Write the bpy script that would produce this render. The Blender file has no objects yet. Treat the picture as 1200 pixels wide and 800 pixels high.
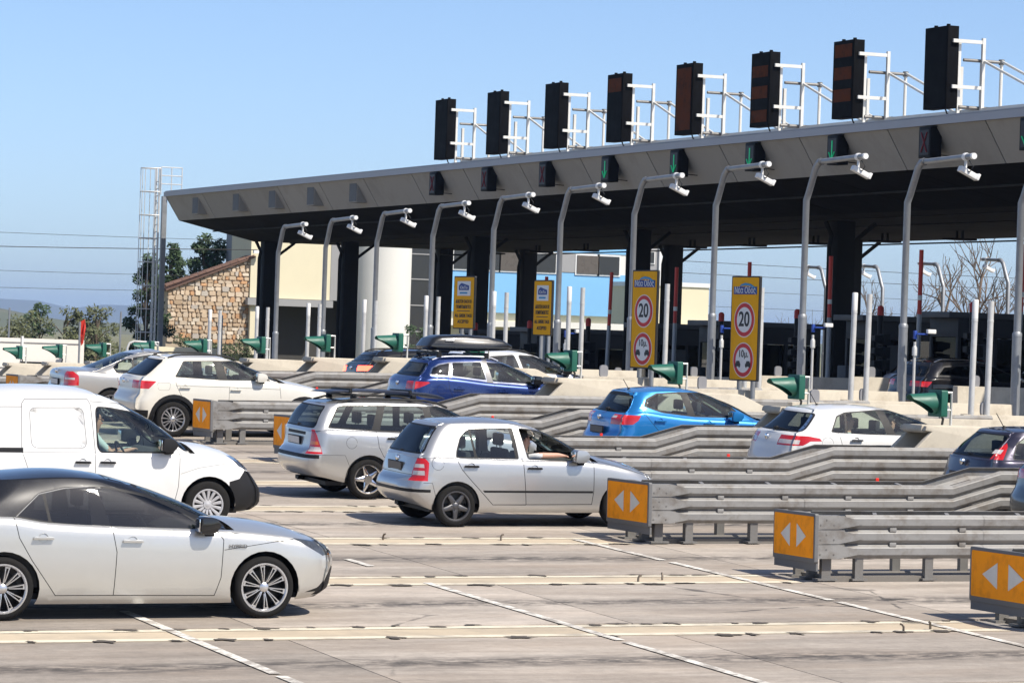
import bpy, bmesh, math, random
import numpy as np
from mathutils import Vector, Matrix
R = math.radians
random.seed(7)
SC = bpy.context.scene
COL = SC.collection

# ------------------------------------------------------------------ camera
PHI = R(22.38)                       # heading of the view, from across-the-lanes (+Y) towards the traffic direction (+X)
cam_d = bpy.data.cameras.new('camera')
cam = bpy.data.objects.new('camera', cam_d)
COL.objects.link(cam)
cam_d.sensor_width = 36.0
cam_d.lens = 120.0
cam_d.clip_start = 0.5
cam_d.clip_end = 40000
fwd = Vector((math.sin(PHI), math.cos(PHI), 0))
q = fwd.to_track_quat('-Z', 'Y')
cam.rotation_mode = 'QUATERNION'
cam.rotation_quaternion = q @ Matrix.Rotation(0.033, 4, 'Z').to_quaternion()
cam.location = (0, 0, 1.80)
SC.camera = cam

# ------------------------------------------------------------------ world, sun, exposure
SUN = Vector((0.50, -0.86, 0)).normalized() * math.cos(R(52)) + Vector((0, 0, math.sin(R(52))))
world = bpy.data.worlds.new('World')
SC.world = world
world.use_nodes = True
wn = world.node_tree
sky = wn.nodes.new('ShaderNodeTexSky')
sky.sky_type = 'NISHITA'
sky.sun_disc = False
sky.sun_elevation = R(52)
sky.sun_rotation = math.atan2(SUN.x, SUN.y)
sky.air_density = 0.58
sky.dust_density = 0.9
sky.ozone_density = 3.4
sky.altitude = 0
wn.links.new(sky.outputs[0], wn.nodes['Background'].inputs[0])
wn.nodes['Background'].inputs[1].default_value = 0.14
sun_d = bpy.data.lights.new('sun', 'SUN')
sun_d.energy = 5.0
sun_d.angle = R(0.53)
sun_d.color = (1.0, 0.93, 0.83)
sun = bpy.data.objects.new('sun', sun_d)
COL.objects.link(sun)
sun.location = (30, -30, 60)
sun.rotation_mode = 'QUATERNION'
sun.rotation_quaternion = (-SUN).to_track_quat('-Z', 'Y')
SC.view_settings.view_transform = 'Standard'
SC.view_settings.look = 'None'
SC.view_settings.exposure = 0.36
SC.view_settings.gamma = 1
SC.view_settings.use_curve_mapping = False
SC.cycles.max_bounces = 8
SC.cycles.transparent_max_bounces = 24
SC.cycles.volume_bounces = 0

# ------------------------------------------------------------------ lane geometry of the plaza
PITCH = 4.758
def YI(i): return 31.70 + PITCH * (i - 1)          # centre line of toll island i (1 = nearest)
def G(y, x=17.0):                                  # crowned pavement: rises to a crest at y = 69.7, falls beyond; climbs a little towards the booths
    y = min(max(y, -5), 115)
    x = min(max(x, -8), 37)
    d = y - 69.7
    s = 0.028 if d < 0 else 0.023
    a = abs(d)
    return -s * (a if a > 3 else a * a / 6.0 + 1.5) + 0.009 * (x - 17.0)

# ------------------------------------------------------------------ helpers
ORD = ['', 'first', 'second', 'third', 'fourth', 'fifth', 'sixth', 'seventh', 'eighth', 'ninth', 'tenth', 'eleventh', 'twelfth', 'thirteenth', 'fourteenth']
def tag(o, label=None, cat=None, group=None, kind=None):
    if label: o['label'] = label
    if cat: o['category'] = cat
    if group: o['group'] = group
    if kind: o['kind'] = kind
    return o
def empty(name, loc, rz=0, rx=0):
    o = bpy.data.objects.new(name, None)
    COL.objects.link(o)
    o.empty_display_size = 0.2
    o.location = loc
    o.rotation_euler = (rx, 0, rz)
    return o
def copy_tree(o, parent=None):
    c = o.copy()
    COL.objects.link(c)
    c.parent = parent
    for ch in o.children:
        copy_tree(ch, c)
    return c
def inst(name, me, parent, loc=(0, 0, 0), rot=(0, 0, 0), scale=None):
    o = bpy.data.objects.new(name, me)
    COL.objects.link(o)
    o.parent = parent
    o.location = loc
    o.rotation_euler = rot
    if scale: o.scale = scale
    return o

class MB:
    def __init__(s):
        s.v = []; s.f = []; s.m = []; s.mi = 0
    def add(s, vs, fs):
        b = len(s.v)
        s.v += [tuple(p) for p in vs]
        s.f += [tuple(i + b for i in f) for f in fs]
        s.m += [s.mi] * len(fs)
        return s
    def box(s, c, d, rot=None):
        hx, hy, hz = d[0] / 2, d[1] / 2, d[2] / 2
        vs = [Vector((x, y, z)) for x in (-hx, hx) for y in (-hy, hy) for z in (-hz, hz)]
        if rot is not None: vs = [rot @ p for p in vs]
        c = Vector(c)
        return s.add([p + c for p in vs], [(0, 1, 3, 2), (4, 6, 7, 5), (0, 4, 5, 1), (2, 3, 7, 6), (0, 2, 6, 4), (1, 5, 7, 3)])
    def b2(s, x0, x1, y0, y1, z0, z1):
        return s.box(((x0 + x1) / 2, (y0 + y1) / 2, (z0 + z1) / 2), (x1 - x0, y1 - y0, z1 - z0))
    def bar(s, a, b, w, h=None):
        a = Vector(a); b = Vector(b); d = b - a
        rot = d.to_track_quat('X', 'Z').to_matrix()
        return s.box((a + b) / 2, (d.length, w, h or w), rot)
    def prism(s, poly, axis, a, b):
        n = len(poly)
        def mk(p, t):
            return {'x': (t, p[0], p[1]), 'y': (p[0], t, p[1]), 'z': (p[0], p[1], t)}[axis]
        vs = [mk(p, a) for p in poly] + [mk(p, b) for p in poly]
        fs = [tuple(range(n)), tuple(range(2 * n - 1, n - 1, -1))] + [(i, i + n, (i + 1) % n + n, (i + 1) % n) for i in range(n)]
        return s.add(vs, fs)
    def tube(s, path, r, n=10, cap=True):
        path = [Vector(p) for p in path]
        rs = r if isinstance(r, (list, tuple)) else [r] * len(path)
        rings = []
        up = None
        for i, p in enumerate(path):
            if i == 0: t = path[1] - p
            elif i == len(path) - 1: t = p - path[i - 1]
            else: t = (path[i + 1] - p).normalized() + (p - path[i - 1]).normalized()
            t.normalize()
            if up is None:
                up = t.orthogonal().normalized()
            else:
                up = (up - t * up.dot(t))
                up = up.normalized() if up.length > 1e-6 else t.orthogonal().normalized()
            w = t.cross(up)
            rings.append([p + (up * math.cos(2 * math.pi * k / n) + w * math.sin(2 * math.pi * k / n)) * rs[i] for k in range(n)])
        vs = [p for rg in rings for p in rg]
        fs = []
        for i in range(len(path) - 1):
            for k in range(n):
                fs.append((i * n + k, i * n + (k + 1) % n, (i + 1) * n + (k + 1) % n, (i + 1) * n + k))
        if cap:
            fs.append(tuple(range(n - 1, -1, -1)))
            fs.append(tuple(range((len(path) - 1) * n, len(path) * n)))
        return s.add(vs, fs)
    def lathe(s, prof, c, axis='z', n=24, a0=0, a1=2 * math.pi):
        full = abs(a1 - a0 - 2 * math.pi) < 1e-6
        m = n if full else n + 1
        vs = []
        for (r, h) in prof:
            for k in range(m):
                a = a0 + (a1 - a0) * k / n
                x, y = r * math.cos(a), r * math.sin(a)
                p = {'z': (x, y, h), 'y': (x, h, y), 'x': (h, x, y)}[axis]
                vs.append((p[0] + c[0], p[1] + c[1], p[2] + c[2]))
        fs = []
        for i in range(len(prof) - 1):
            for k in range(n):
                k2 = (k + 1) % m
                fs.append((i * m + k, i * m + k2, (i + 1) * m + k2, (i + 1) * m + k))
        return s.add(vs, fs)
    def sphere(s, c, r, n=10, sc=(1, 1, 1)):
        pr = [(max(1e-4, math.sin(math.pi * i / n)), -math.cos(math.pi * i / n)) for i in range(n + 1)]
        b = len(s.v)
        s.lathe(pr, (0, 0, 0), 'z', 2 * n)
        for i in range(b, len(s.v)):
            p = s.v[i]
            s.v[i] = (p[0] * r * sc[0] + c[0], p[1] * r * sc[1] + c[1], p[2] * r * sc[2] + c[2])
        return s
    def mesh(s, name, mat, smooth=False, bevel=0, seg=2, auto=None):
        me = bpy.data.meshes.new(name)
        me.from_pydata(s.v, [], s.f)
        bm = bmesh.new()
        bm.from_mesh(me)
        for i, f in enumerate(bm.faces): f.material_index = s.m[i]
        bmesh.ops.remove_doubles(bm, verts=bm.verts, dist=1e-5)
        bmesh.ops.recalc_face_normals(bm, faces=bm.faces)
        if bevel:
            ed = [e for e in bm.edges if len(e.link_faces) == 2 and e.calc_face_angle(0) > 0.35]
            bmesh.ops.bevel(bm, geom=ed, offset=bevel, segments=seg, affect='EDGES', profile=0.6, clamp_overlap=True)
        if smooth or bevel:
            for f in bm.faces: f.smooth = True
            for e in bm.edges:
                if len(e.link_faces) == 2 and e.calc_face_angle(0) > (auto or 0.7): e.smooth = False
        bm.to_mesh(me)
        bm.free()
        for m in (mat if isinstance(mat, (list, tuple)) else [mat]): me.materials.append(m)
        return me
    def build(s, name, mat, parent=None, **k):
        o = bpy.data.objects.new(name, s.mesh(name, mat, **k))
        COL.objects.link(o)
        o.parent = parent
        return o

# ------------------------------------------------------------------ materials
def nd(t, typ, **k):
    n = t.nodes.new(typ)
    for a, b in k.items(): setattr(n, a, b)
    return n
def mathn(t, op, a, b=None, c=None):
    n = nd(t, 'ShaderNodeMath', operation=op)
    for i, x in enumerate((a, b, c)):
        if x is None: continue
        if isinstance(x, (int, float)): n.inputs[i].default_value = x
        else: t.links.new(x, n.inputs[i])
    return n.outputs[0]
def noise(t, vec, scale, detail=4, rough=.55, mul=None):
    n = nd(t, 'ShaderNodeTexNoise')
    if mul:
        m = nd(t, 'ShaderNodeMapping')
        m.inputs['Scale'].default_value = mul
        t.links.new(vec, m.inputs['Vector'])
        vec = m.outputs[0]
    t.links.new(vec, n.inputs['Vector'])
    n.inputs['Scale'].default_value = scale
    n.inputs['Detail'].default_value = detail
    n.inputs['Roughness'].default_value = rough
    return n.outputs['Fac']
def ramp(t, fac, stops):
    n = nd(t, 'ShaderNodeValToRGB')
    while len(n.color_ramp.elements) < len(stops): n.color_ramp.elements.new(.5)
    for e, (p, c) in zip(n.color_ramp.elements, stops):
        e.position = p
        e.color = c if len(c) == 4 else (*c, 1)
    t.links.new(fac, n.inputs[0])
    return n.outputs[0]
def mixc(t, fac, a, b, mode='MIX'):
    n = nd(t, 'ShaderNodeMix', data_type='RGBA', blend_type=mode)
    for i, x in ((0, fac), (6, a), (7, b)):
        if isinstance(x, (int, float)): n.inputs[i].default_value = x
        elif isinstance(x, tuple): n.inputs[i].default_value = x if len(x) == 4 else (*x, 1)
        else: t.links.new(x, n.inputs[i])
    return n.outputs[2]
def base(name):
    m = bpy.data.materials.new(name)
    m.use_nodes = True
    t = m.node_tree
    return m, t, t.nodes['Principled BSDF'], nd(t, 'ShaderNodeTexCoord')
def M(name, col, rough=.6, metal=0., var=.12, scale=3., bump=0., bscale=60., coat=0., emit=None, es=1., rnd=0., spec=.5, dirt=None, dsc=1.5, streak=None):
    m, t, p, tc = base(name)
    vec = tc.outputs['Object']
    c = (*col, 1)
    out = None
    if var:
        f = noise(t, vec, scale, 6, .6, streak)
        g = noise(t, vec, scale * 9, 3)
        s = mathn(t, 'ADD', mathn(t, 'MULTIPLY', f, .7), mathn(t, 'MULTIPLY', g, .3))
        b = mathn(t, 'MULTIPLY_ADD', mathn(t, 'SUBTRACT', s, .5), var * 3.2, 1.)
        if rnd:
            oi = nd(t, 'ShaderNodeObjectInfo')
            b = mathn(t, 'MULTIPLY', b, mathn(t, 'MULTIPLY_ADD', oi.outputs['Random'], rnd * 2, 1 - rnd))
        hs = nd(t, 'ShaderNodeHueSaturation')
        hs.inputs['Color'].default_value = c
        t.links.new(b, hs.inputs['Value'])
        out = hs.outputs[0]
        if dirt:
            df = ramp(t, noise(t, vec, dsc, 8, .65), [(.48, (0, 0, 0)), (.68, (1, 1, 1))])
            out = mixc(t, mathn(t, 'MULTIPLY', df, dirt[3] if len(dirt) > 3 else .6), out, tuple(dirt[:3]))
        t.links.new(out, p.inputs['Base Color'])
        t.links.new(mathn(t, 'MULTIPLY_ADD', mathn(t, 'SUBTRACT', s, .5), .5, rough), p.inputs['Roughness'])
    else:
        p.inputs['Base Color'].default_value = c
        p.inputs['Roughness'].default_value = rough
    p.inputs['Metallic'].default_value = metal
    p.inputs['Specular IOR Level'].default_value = spec
    p.inputs['Coat Weight'].default_value = coat
    p.inputs['Coat Roughness'].default_value = .04
    if emit:
        p.inputs['Emission Color'].default_value = (*emit, 1)
        p.inputs['Emission Strength'].default_value = es
    if bump:
        bn = nd(t, 'ShaderNodeBump')
        bn.inputs['Strength'].default_value = bump
        bn.inputs['Distance'].default_value = .02
        t.links.new(noise(t, vec, bscale, 5, .6), bn.inputs['Height'])
        t.links.new(bn.outputs[0], p.inputs['Normal'])
    return m
def glass(name, tint=(.55, .62, .60), refl=.14, haze_=.0, hazec=(.5, .5, .5)):
    m = bpy.data.materials.new(name)
    m.use_nodes = True
    t = m.node_tree
    t.nodes.clear()
    o = nd(t, 'ShaderNodeOutputMaterial')
    tr = nd(t, 'ShaderNodeBsdfTransparent')
    tr.inputs[0].default_value = (*tint, 1)
    gl = nd(t, 'ShaderNodeBsdfGlossy')
    gl.inputs['Roughness'].default_value = .015
    lw = nd(t, 'ShaderNodeLayerWeight')
    lw.inputs[0].default_value = .25
    f = mathn(t, 'MULTIPLY_ADD', lw.outputs['Fresnel'], .9, refl * .35)
    mx = nd(t, 'ShaderNodeMixShader')
    t.links.new(f, mx.inputs[0]); t.links.new(tr.outputs[0], mx.inputs[1]); t.links.new(gl.outputs[0], mx.inputs[2])
    t.links.new(mx.outputs[0], o.inputs[0])
    return m

MAT = {}
MAT['black_plastic'] = M('black plastic', (.011, .011, .012), .55, var=.2, spec=.3)
MAT['gloss_black'] = M('gloss black', (.010, .010, .011), .05, coat=.3, var=.05)
MAT['rubber'] = M('tyre rubber', (.011, .0105, .010), .88, var=.25, scale=10, spec=.25)
MAT['dark_metal'] = M('dark metal', (.018, .018, .018), .6, .3)
MAT['alloy'] = M('alloy', (.62, .62, .63), .28, .9, var=.1)
MAT['alloy_dark'] = M('dark alloy', (.10, .10, .105), .4, .7, var=.2)
MAT['wheelcover'] = M('painted wheel cover', (.42, .42, .43), .4, .3, var=.15)
MAT['bright_trim'] = M('bright window trim', (.22, .22, .22), .55, 0, var=.04, spec=.2)
MAT['chrome'] = M('chrome', (.75, .75, .76), .12, 1., var=.04)
MAT['glass'] = glass('car glass', (.74, .83, .80))
MAT['glass_dark'] = glass('privacy glass', (.20, .21, .215), .16)
MAT['glass_rear'] = glass('rear glass', (.24, .27, .285), .14)
MAT['lamp_red'] = M('tail lamp red', (.52, .012, .012), .14, coat=1, var=.15, scale=14)
MAT['lamp_amber'] = M('lamp amber', (.7, .16, .01), .15, coat=1, var=.1)
MAT['lamp_clear'] = M('lamp clear', (.55, .50, .48), .12, coat=1, var=.2, scale=20)
MAT['lamp_lit'] = M('brake lamp lit', (.9, .05, .03), .2, emit=(1., .06, .03), es=7, var=.05)
MAT['head_lamp'] = M('head lamp', (.07, .075, .08), .08, .3, coat=1, var=.9, scale=14)
MAT['seat'] = M('seat cloth', (.045, .046, .05), .9, var=.2)
MAT['seat_light'] = M('seat cloth light', (.55, .54, .50), .9, var=.15)
MAT['liner'] = M('car interior', (.075, .073, .07), .85, var=.2)
MAT['plate'] = M('number plate', (.60, .60, .58), .45, var=.25, scale=20)
MAT['plate_dark'] = M('dark number plate', (.10, .095, .09), .5, var=.4, scale=20)  # darker, more mottled tone of number plate
MAT['skin'] = M('skin', (.52, .30, .21), .5, var=.1, spec=.4)
MAT['hair'] = M('hair', (.02, .015, .012), .6, var=.3)
MAT['shirt'] = M('white shirt', (.72, .72, .70), .85, var=.1)
MAT['shirt_teal'] = M('pale shirt', (.50, .60, .58), .85, var=.1)
MAT['dark_cloth'] = M('dark trousers', (.03, .035, .05), .9, var=.2)
def paint(name, col, metal=.0, rough=.35, dust=.10):
    m, t, p, tc = base(name)
    vec = tc.outputs['Object']
    f = noise(t, vec, 2.2, 7, .65)
    fine = noise(t, vec, 900, 1)
    d = mathn(t, 'MULTIPLY', ramp(t, f, [(.40, (0, 0, 0)), (.75, (1, 1, 1))]), dust)
    c1 = tuple(min(1, x * 1.06) for x in col); c0 = tuple(x * .94 for x in col)
    b = mixc(t, fine, (*c0, 1), (*c1, 1))
    b = mixc(t, d, b, (.26, .23, .19, 1))
    t.links.new(b, p.inputs['Base Color'])
    p.inputs['Metallic'].default_value = metal
    t.links.new(mathn(t, 'MULTIPLY_ADD', f, .16, rough - .06), p.inputs['Roughness'])
    p.inputs['Coat Weight'].default_value = .9
    p.inputs['Specular IOR Level'].default_value = .5 if metal > .3 else .08
    t.links.new(mathn(t, 'MULTIPLY_ADD', f, .05, .0), p.inputs['Coat Roughness'])
    return m
# ------------------------------------------------------------------ vehicles
def itp(ctrl, x):
    if x <= ctrl[0][0]: return ctrl[0][1]
    if x >= ctrl[-1][0]: return ctrl[-1][1]
    xs = [c[0] for c in ctrl]; ys = [c[1] for c in ctrl]
    if x <= xs[0]: return ys[0]
    if x >= xs[-1]: return ys[-1]
    n = len(xs)
    i = max(k for k in range(n - 1) if xs[k] <= x)
    h = [xs[k + 1] - xs[k] for k in range(n - 1)]
    dl = [(ys[k + 1] - ys[k]) / h[k] for k in range(n - 1)]
    def slope(k):
        if k == 0: return dl[0]
        if k == n - 1: return dl[-1]
        if dl[k - 1] * dl[k] <= 0: return 0.
        w1 = 2 * h[k] + h[k - 1]; w2 = h[k] + 2 * h[k - 1]
        return (w1 + w2) / (w1 / dl[k - 1] + w2 / dl[k])
    t = (x - xs[i]) / h[i]
    a, b = slope(i) * h[i], slope(i + 1) * h[i]
    return (2 * t**3 - 3 * t**2 + 1) * ys[i] + (t**3 - 2 * t**2 + t) * a + (-2 * t**3 + 3 * t**2) * ys[i + 1] + (t**3 - t**2) * b
def rpoly(pts, r, n=4):                            # round the corners of a polygon
    out = []
    m = len(pts)
    for i in range(m):
        p, a, b = Vector(pts[i]), Vector(pts[i - 1]), Vector(pts[(i + 1) % m])
        da, db = (a - p), (b - p)
        k = min(r, da.length * .45, db.length * .45)
        s, e = p + da.normalized() * k, p + db.normalized() * k
        for j in range(n + 1):
            t = j / n
            q = s * (1 - t)**2 + p * 2 * t * (1 - t) + e * t * t
            out.append((q.x, q.y))
    return out
def grow(pts, d):                                  # offset a polygon outwards by d
    m = len(pts)
    A = sum(pts[i][0] * pts[(i + 1) % m][1] - pts[(i + 1) % m][0] * pts[i][1] for i in range(m))
    sg = 1 if A > 0 else -1
    out = []
    for i in range(m):
        p, a, b = Vector(pts[i]), Vector(pts[i - 1]), Vector(pts[(i + 1) % m])
        e1 = (p - a).normalized(); e2 = (b - p).normalized()
        n1 = Vector((e1.y, -e1.x)) * sg; n2 = Vector((e2.y, -e2.x)) * sg
        nn = n1 + n2
        nn = nn / max(.35, nn.length_squared) * 2
        out.append((p.x + nn.x * d, p.y + nn.y * d))
    return out
def inside(pts, x, y):
    c = False
    j = len(pts) - 1
    for i in range(len(pts)):
        xi, yi = pts[i]; xj, yj = pts[j]
        if (yi > y) != (yj > y) and x < (xj - xi) * (y - yi) / (yj - yi) + xi: c = not c
        j = i
    return c
def circ(cx, cz, r, n=28): return [(cx + r * math.cos(2 * math.pi * k / n), cz + r * math.sin(2 * math.pi * k / n)) for k in range(n)]

FR = [0, .18, .36, .52, .66, .77, .86]
FD = [.22, .42, .68, 1.0]
def contour(xr, xf, w, ar, nr, af, nf, bow, ns=40):
    pts = []
    for f in FR: pts.append((xr + ar * (1 - (1 - f**nr)**(1 / nr)), w * f))
    for f in FD: pts.append((xr + ar * f, w * (1 - (1 - f)**nr)**(1 / nr)))
    xa, xb = xr + ar, xf - af
    for k in range(1, ns): pts.append((xa + (xb - xa) * k / ns, w))
    for f in reversed(FD): pts.append((xf - af * f, w * (1 - (1 - f)**nf)**(1 / nf)))
    for f in reversed(FR): pts.append((xf - af * (1 - (1 - f**nf)**(1 / nf)), w * f))
    xc, hl = (xr + xf) / 2, (xf - xr) / 2
    return [(x, y * (1 - bow * ((x - xc) / hl)**2)) for x, y in pts]

TT = [0, .05, .12, .22, .34, .46, .58, .68, .77, .85, .91, .96, 1.0]
WP = [(0, .915), (.05, .955), (.12, .975), (.3, .992), (.5, 1.0), (.7, .995), (.85, .985), (.93, .972), (.97, .955), (1., .925)]

def wheel_meshes(sp):
    r, wd, rr, style = sp['r'], sp.get('tw', .19), sp['rim'], sp.get('style', 'multi')
    key = 'wheel_%s_%.3f_%.3f' % (style, r, rr)
    if key in MAT: return MAT[key]
    h = wd / 2                                   # the outer face looks towards -y
    tyre = MB().lathe([(rr * .96, h), (rr + .01, h), (r - .03, h * .98), (r - .008, h * .8), (r, h * .5), (r, -h * .5), (r - .008, -h * .8), (r - .03, -h * .99), (rr + .035, -h * 1.04), (rr + .008, -h * .98), (rr * .97, -h * .80)], (0, 0, 0), 'y', 40)
    for k in range(3): tyre.lathe([(r + .0008, h * (-.32 + .32 * k) - .006), (r - .004, h * (-.32 + .32 * k)), (r + .0008, h * (-.32 + .32 * k) + .006)], (0, 0, 0), 'y', 40)
    t = tyre.mesh('tyre', MAT['rubber'], smooth=True)
    rim = MB()
    rim.lathe([(rr + .012, -h * .95), (rr + .012, -h * 1.0), (rr - .004, -h * 1.0), (rr - .014, -h * .88)], (0, 0, 0), 'y', 40)
    yf = -h * .86
    def spoke(a, w0, w1, r0=.05, r1=rr - .012, d0=.0, d1=.012, th=.03):
        c, s_ = math.cos(a), math.sin(a)
        vs = []
        for (rad, w, dd) in ((r0, w0, d0 + .018), ((r0 + r1) * .5, (w0 + w1) * .46, .006), (r1, w1, d1)):
            for (lat, dep) in ((-w / 2, dd), (-w / 2 * .6, dd - .009), (w / 2 * .6, dd - .009), (w / 2, dd), (w / 2, dd + th), (-w / 2, dd + th)):
                x, z = rad * c - lat * s_, rad * s_ + lat * c
                vs.append((x, yf + dep, z))
        fs = [(i + j * 6, (i + 1) % 6 + j * 6, (i + 1) % 6 + (j + 1) * 6, i + (j + 1) * 6) for j in range(2) for i in range(6)] + [(0, 1, 2, 3, 4, 5), (17, 16, 15, 14, 13, 12)]
        rim.add(vs, fs)
    if style == 'multi':                          # ten pairs of slim machined spokes
        for k in range(10):
            a = 2 * math.pi * k / 10 + .16
            spoke(a - .085, .013, .017); spoke(a + .085, .013, .017)
            rim.bar((math.cos(a - .12) * (rr - .02), yf + .012, math.sin(a - .12) * (rr - .02)), (math.cos(a + .12) * (rr - .02), yf + .012, math.sin(a + .12) * (rr - .02)), .022, .02)
    elif style == 'ten':
        for k in range(5):
            a = 2 * math.pi * k / 5 + .3
            spoke(a - .17, .026, .028); spoke(a + .17, .026, .028); spoke(a + .628, .022, .03)
    elif style == 'five':
        for k in range(5): spoke(2 * math.pi * k / 5 + .31, .085, .055, r0=.03)
    elif style == 'star':
        for k in range(5):
            spoke(2 * math.pi * k / 5 + .31, .10, .035, r0=.02)
        rim.lathe([(.001, yf - .012), (.06, yf - .012), (.068, yf + .01)], (0, 0, 0), 'y', 20)
    elif style == 'cover':                        # pressed wheel trim with many vanes
        for k in range(14): spoke(2 * math.pi * k / 14, .030, .052, r0=.04, r1=rr + .004, d1=.0, th=.012)
        rim.lathe([(.001, yf - .004), (.055, yf), (.07, yf + .015)], (0, 0, 0), 'y', 20)
    rim.lathe([(.001, yf - .004), (.03, yf - .004), (.048, yf + .008), (.052, yf + .04)], (0, 0, 0), 'y', 20)
    rm = rim.mesh('rim', MAT[sp.get('rim_mat', 'alloy')], smooth=True, auto=.6)
    dk = MB().lathe([(.001, h * .1), (rr * .72, h * .1), (rr * .72, h * .35), (rr - .01, h * .4), (rr - .012, -h * .86)], (0, 0, 0), 'y', 28).mesh('brake_disc', MAT['dark_metal'], smooth=True)
    bolt = MB()
    for k in range(5):
        a = 2 * math.pi * k / 5
        bolt.lathe([(.001, yf - .0), (.009, yf), (.010, yf + .02)], (math.cos(a) * .058, .002, math.sin(a) * .058), 'y', 8)
    bt = bolt.mesh('wheel_nuts', MAT['dark_metal'])
    MAT[key] = (t, rm, dk, bt)
    return MAT[key]

def car(name, label, cat, sp, X0, Yc, yaw=0., group=None):
    L, W = sp['L'], sp['W']
    gz = G(Yc, X0)
    slope = (G(Yc + .5) - G(Yc - .5))
    root = empty(name, (X0, Yc, gz), yaw, math.atan(slope))
    root.rotation_euler[1] = -math.atan(.009) if X0 < 34 else 0.
    tag(root, label, cat, group)
    zs, sh = sp['zs'], sp['sh']
    rp, fp = sp['rp'], sp['fp']
    ar, nr, af, nf = sp.get('ends', (.38, 3.6, .75, 2.7))
    bow = sp.get('bow', .035)
    crown = sp['crown']
    wp = sp.get('wp', WP)
    rows = []
    for t in TT:
        w = W / 2 * itp(wp, t)
        ct = contour(itp(rp, t), L - itp(fp, t), w, ar, nr, af, nf, bow)
        rows.append([(x, y, itp(zs, x) + (itp(sh, x) - itp(zs, x)) * t) for x, y in ct])
    top = rows[-1]
    for f in (.985, .95, .88, .72, .5, .25, 0.):
        rows.append([(x, y * f, itp(sh, x) + itp(crown, x) * (1 - f**2.2)) for x, y, z in top])
    g = sp['g']
    grows = []
    for u in (0, .1, .22, .36, .5, .64, .76, .86, .93, .97, 1.):
        w = g['wb'] - (g['wb'] - g['wr']) * (.72 * u + .28 * u * u * u)
        e = g.get('ends', (.30, 3.2, .42, 2.5))
        ct = contour(itp(g['xr'], u), itp(g['xf'], u), w, *e, .03)
        grows.append([(x, y, (itp(sh, x) - .015) * (1 - u) + itp(g['zr'], x) * u) for x, y in ct])
    gt = grows[-1]
    for f in (.975, .93, .85, .7, .48, .24, 0.):
        grows.append([(x, y * f, itp(g['zr'], x) + itp(g['cr'], x) * (1 - f**2.4)) for x, y, z in gt])
    bm = bmesh.new()
    ly = bm.faces.layers.int.new('g')
    def grid(rw, flag):
        n = len(rw[0])
        vv = [[bm.verts.new(p) for p in r] for r in rw]
        for j in range(len(rw) - 1):
            for k in range(n - 1):
                try: f = bm.faces.new((vv[j][k], vv[j][k + 1], vv[j + 1][k + 1], vv[j + 1][k]))
                except ValueError: continue
                f[ly] = flag
    grid(rows, 0)
    grid(grows, 1)
    bmesh.ops.remove_doubles(bm, verts=bm.verts, dist=1e-4)
    bmesh.ops.dissolve_degenerate(bm, edges=bm.edges, dist=1e-4)
    gx0, gx1 = itp(g['xr'], 0) + .14, itp(g['xf'], 0) - .10
    dele = []
    for f in bm.faces:
        c = f.calc_center_median()
        if f[ly] == 0 and c.z > itp(sh, c.x) - .004 and gx0 < c.x < gx1 and c.y < g['wb'] * .95: dele.append(f)
    bmesh.ops.delete(bm, geom=dele, context='FACES')
    # -------- cut the outlines of windows, doors, lamps, seams and arches into the skin
    regs = sp['regs']
    def cut(poly, plane, sel):
        m = len(poly)
        ax = 0 if plane == 'side' else 1
        blo = (min(p[0] for p in poly) - .004, min(p[1] for p in poly) - .004); bhi = (max(p[0] for p in poly) + .004, max(p[1] for p in poly) + .004)
        def box_of(f):
            a = [v.co[ax] for v in f.verts]; b = [v.co.z for v in f.verts]
            return (f, min(a), max(a), min(b), max(b))
        cand = []
        for f in bm.faces:
            v0 = f.verts[0].co
            if v0[ax] < blo[0] - .3 or v0[ax] > bhi[0] + .3 or v0.z < blo[1] - .3 or v0.z > bhi[1] + .3: continue
            if not sel(f): continue
            t_ = box_of(f)
            if t_[2] < blo[0] or t_[1] > bhi[0] or t_[4] < blo[1] or t_[3] > bhi[1]: continue
            cand.append(t_)
        for i in range(m):
            p, q_ = Vector(poly[i]), Vector(poly[(i + 1) % m])
            d = q_ - p
            if d.length < 1e-5: continue
            lo = (min(p.x, q_.x) - .004, min(p.y, q_.y) - .004); hi = (max(p.x, q_.x) + .004, max(p.y, q_.y) + .004)
            nx, nz = -d.y / d.length, d.x / d.length
            k0 = nx * p.x + nz * p.y
            fs = []; rest = []
            for t_ in cand:
                f, a0, a1, b0, b1 = t_
                if a1 < lo[0] or a0 > hi[0] or b1 < lo[1] or b0 > hi[1]: rest.append(t_); continue
                ds = [nx * v.co[ax] + nz * v.co.z - k0 for v in f.verts]
                if min(ds) > -1e-5 or max(ds) < 1e-5: rest.append(t_); continue
                fs.append(f)
            if not fs: continue
            ge = set(fs)
            for f in fs: ge.update(f.edges); ge.update(f.verts)
            if plane == 'side': co, no = (p.x, 0, p.y), (nx, 0, nz)
            else: co, no = (0, p.x, p.y), (0, nx, nz)
            r_ = bmesh.ops.bisect_plane(bm, geom=list(ge), dist=1e-5, plane_co=co, plane_no=no)
            cand = rest + [box_of(f) for f in set(x for x in r_['geom'] if isinstance(x, bmesh.types.BMFace))]
    def mksel(rg):
        x0, x1 = rg.get('x', (-1, 99)); la = rg.get('layer'); y0 = rg.get('ymin', -1)
        def sel(f):
            if la is not None and f[ly] != la: return False
            a = [v.co.x for v in f.verts]
            if max(a) < x0 or min(a) > x1: return False
            if y0 > 0 and max(v.co.y for v in f.verts) < y0: return False
            return True
        return sel
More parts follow.
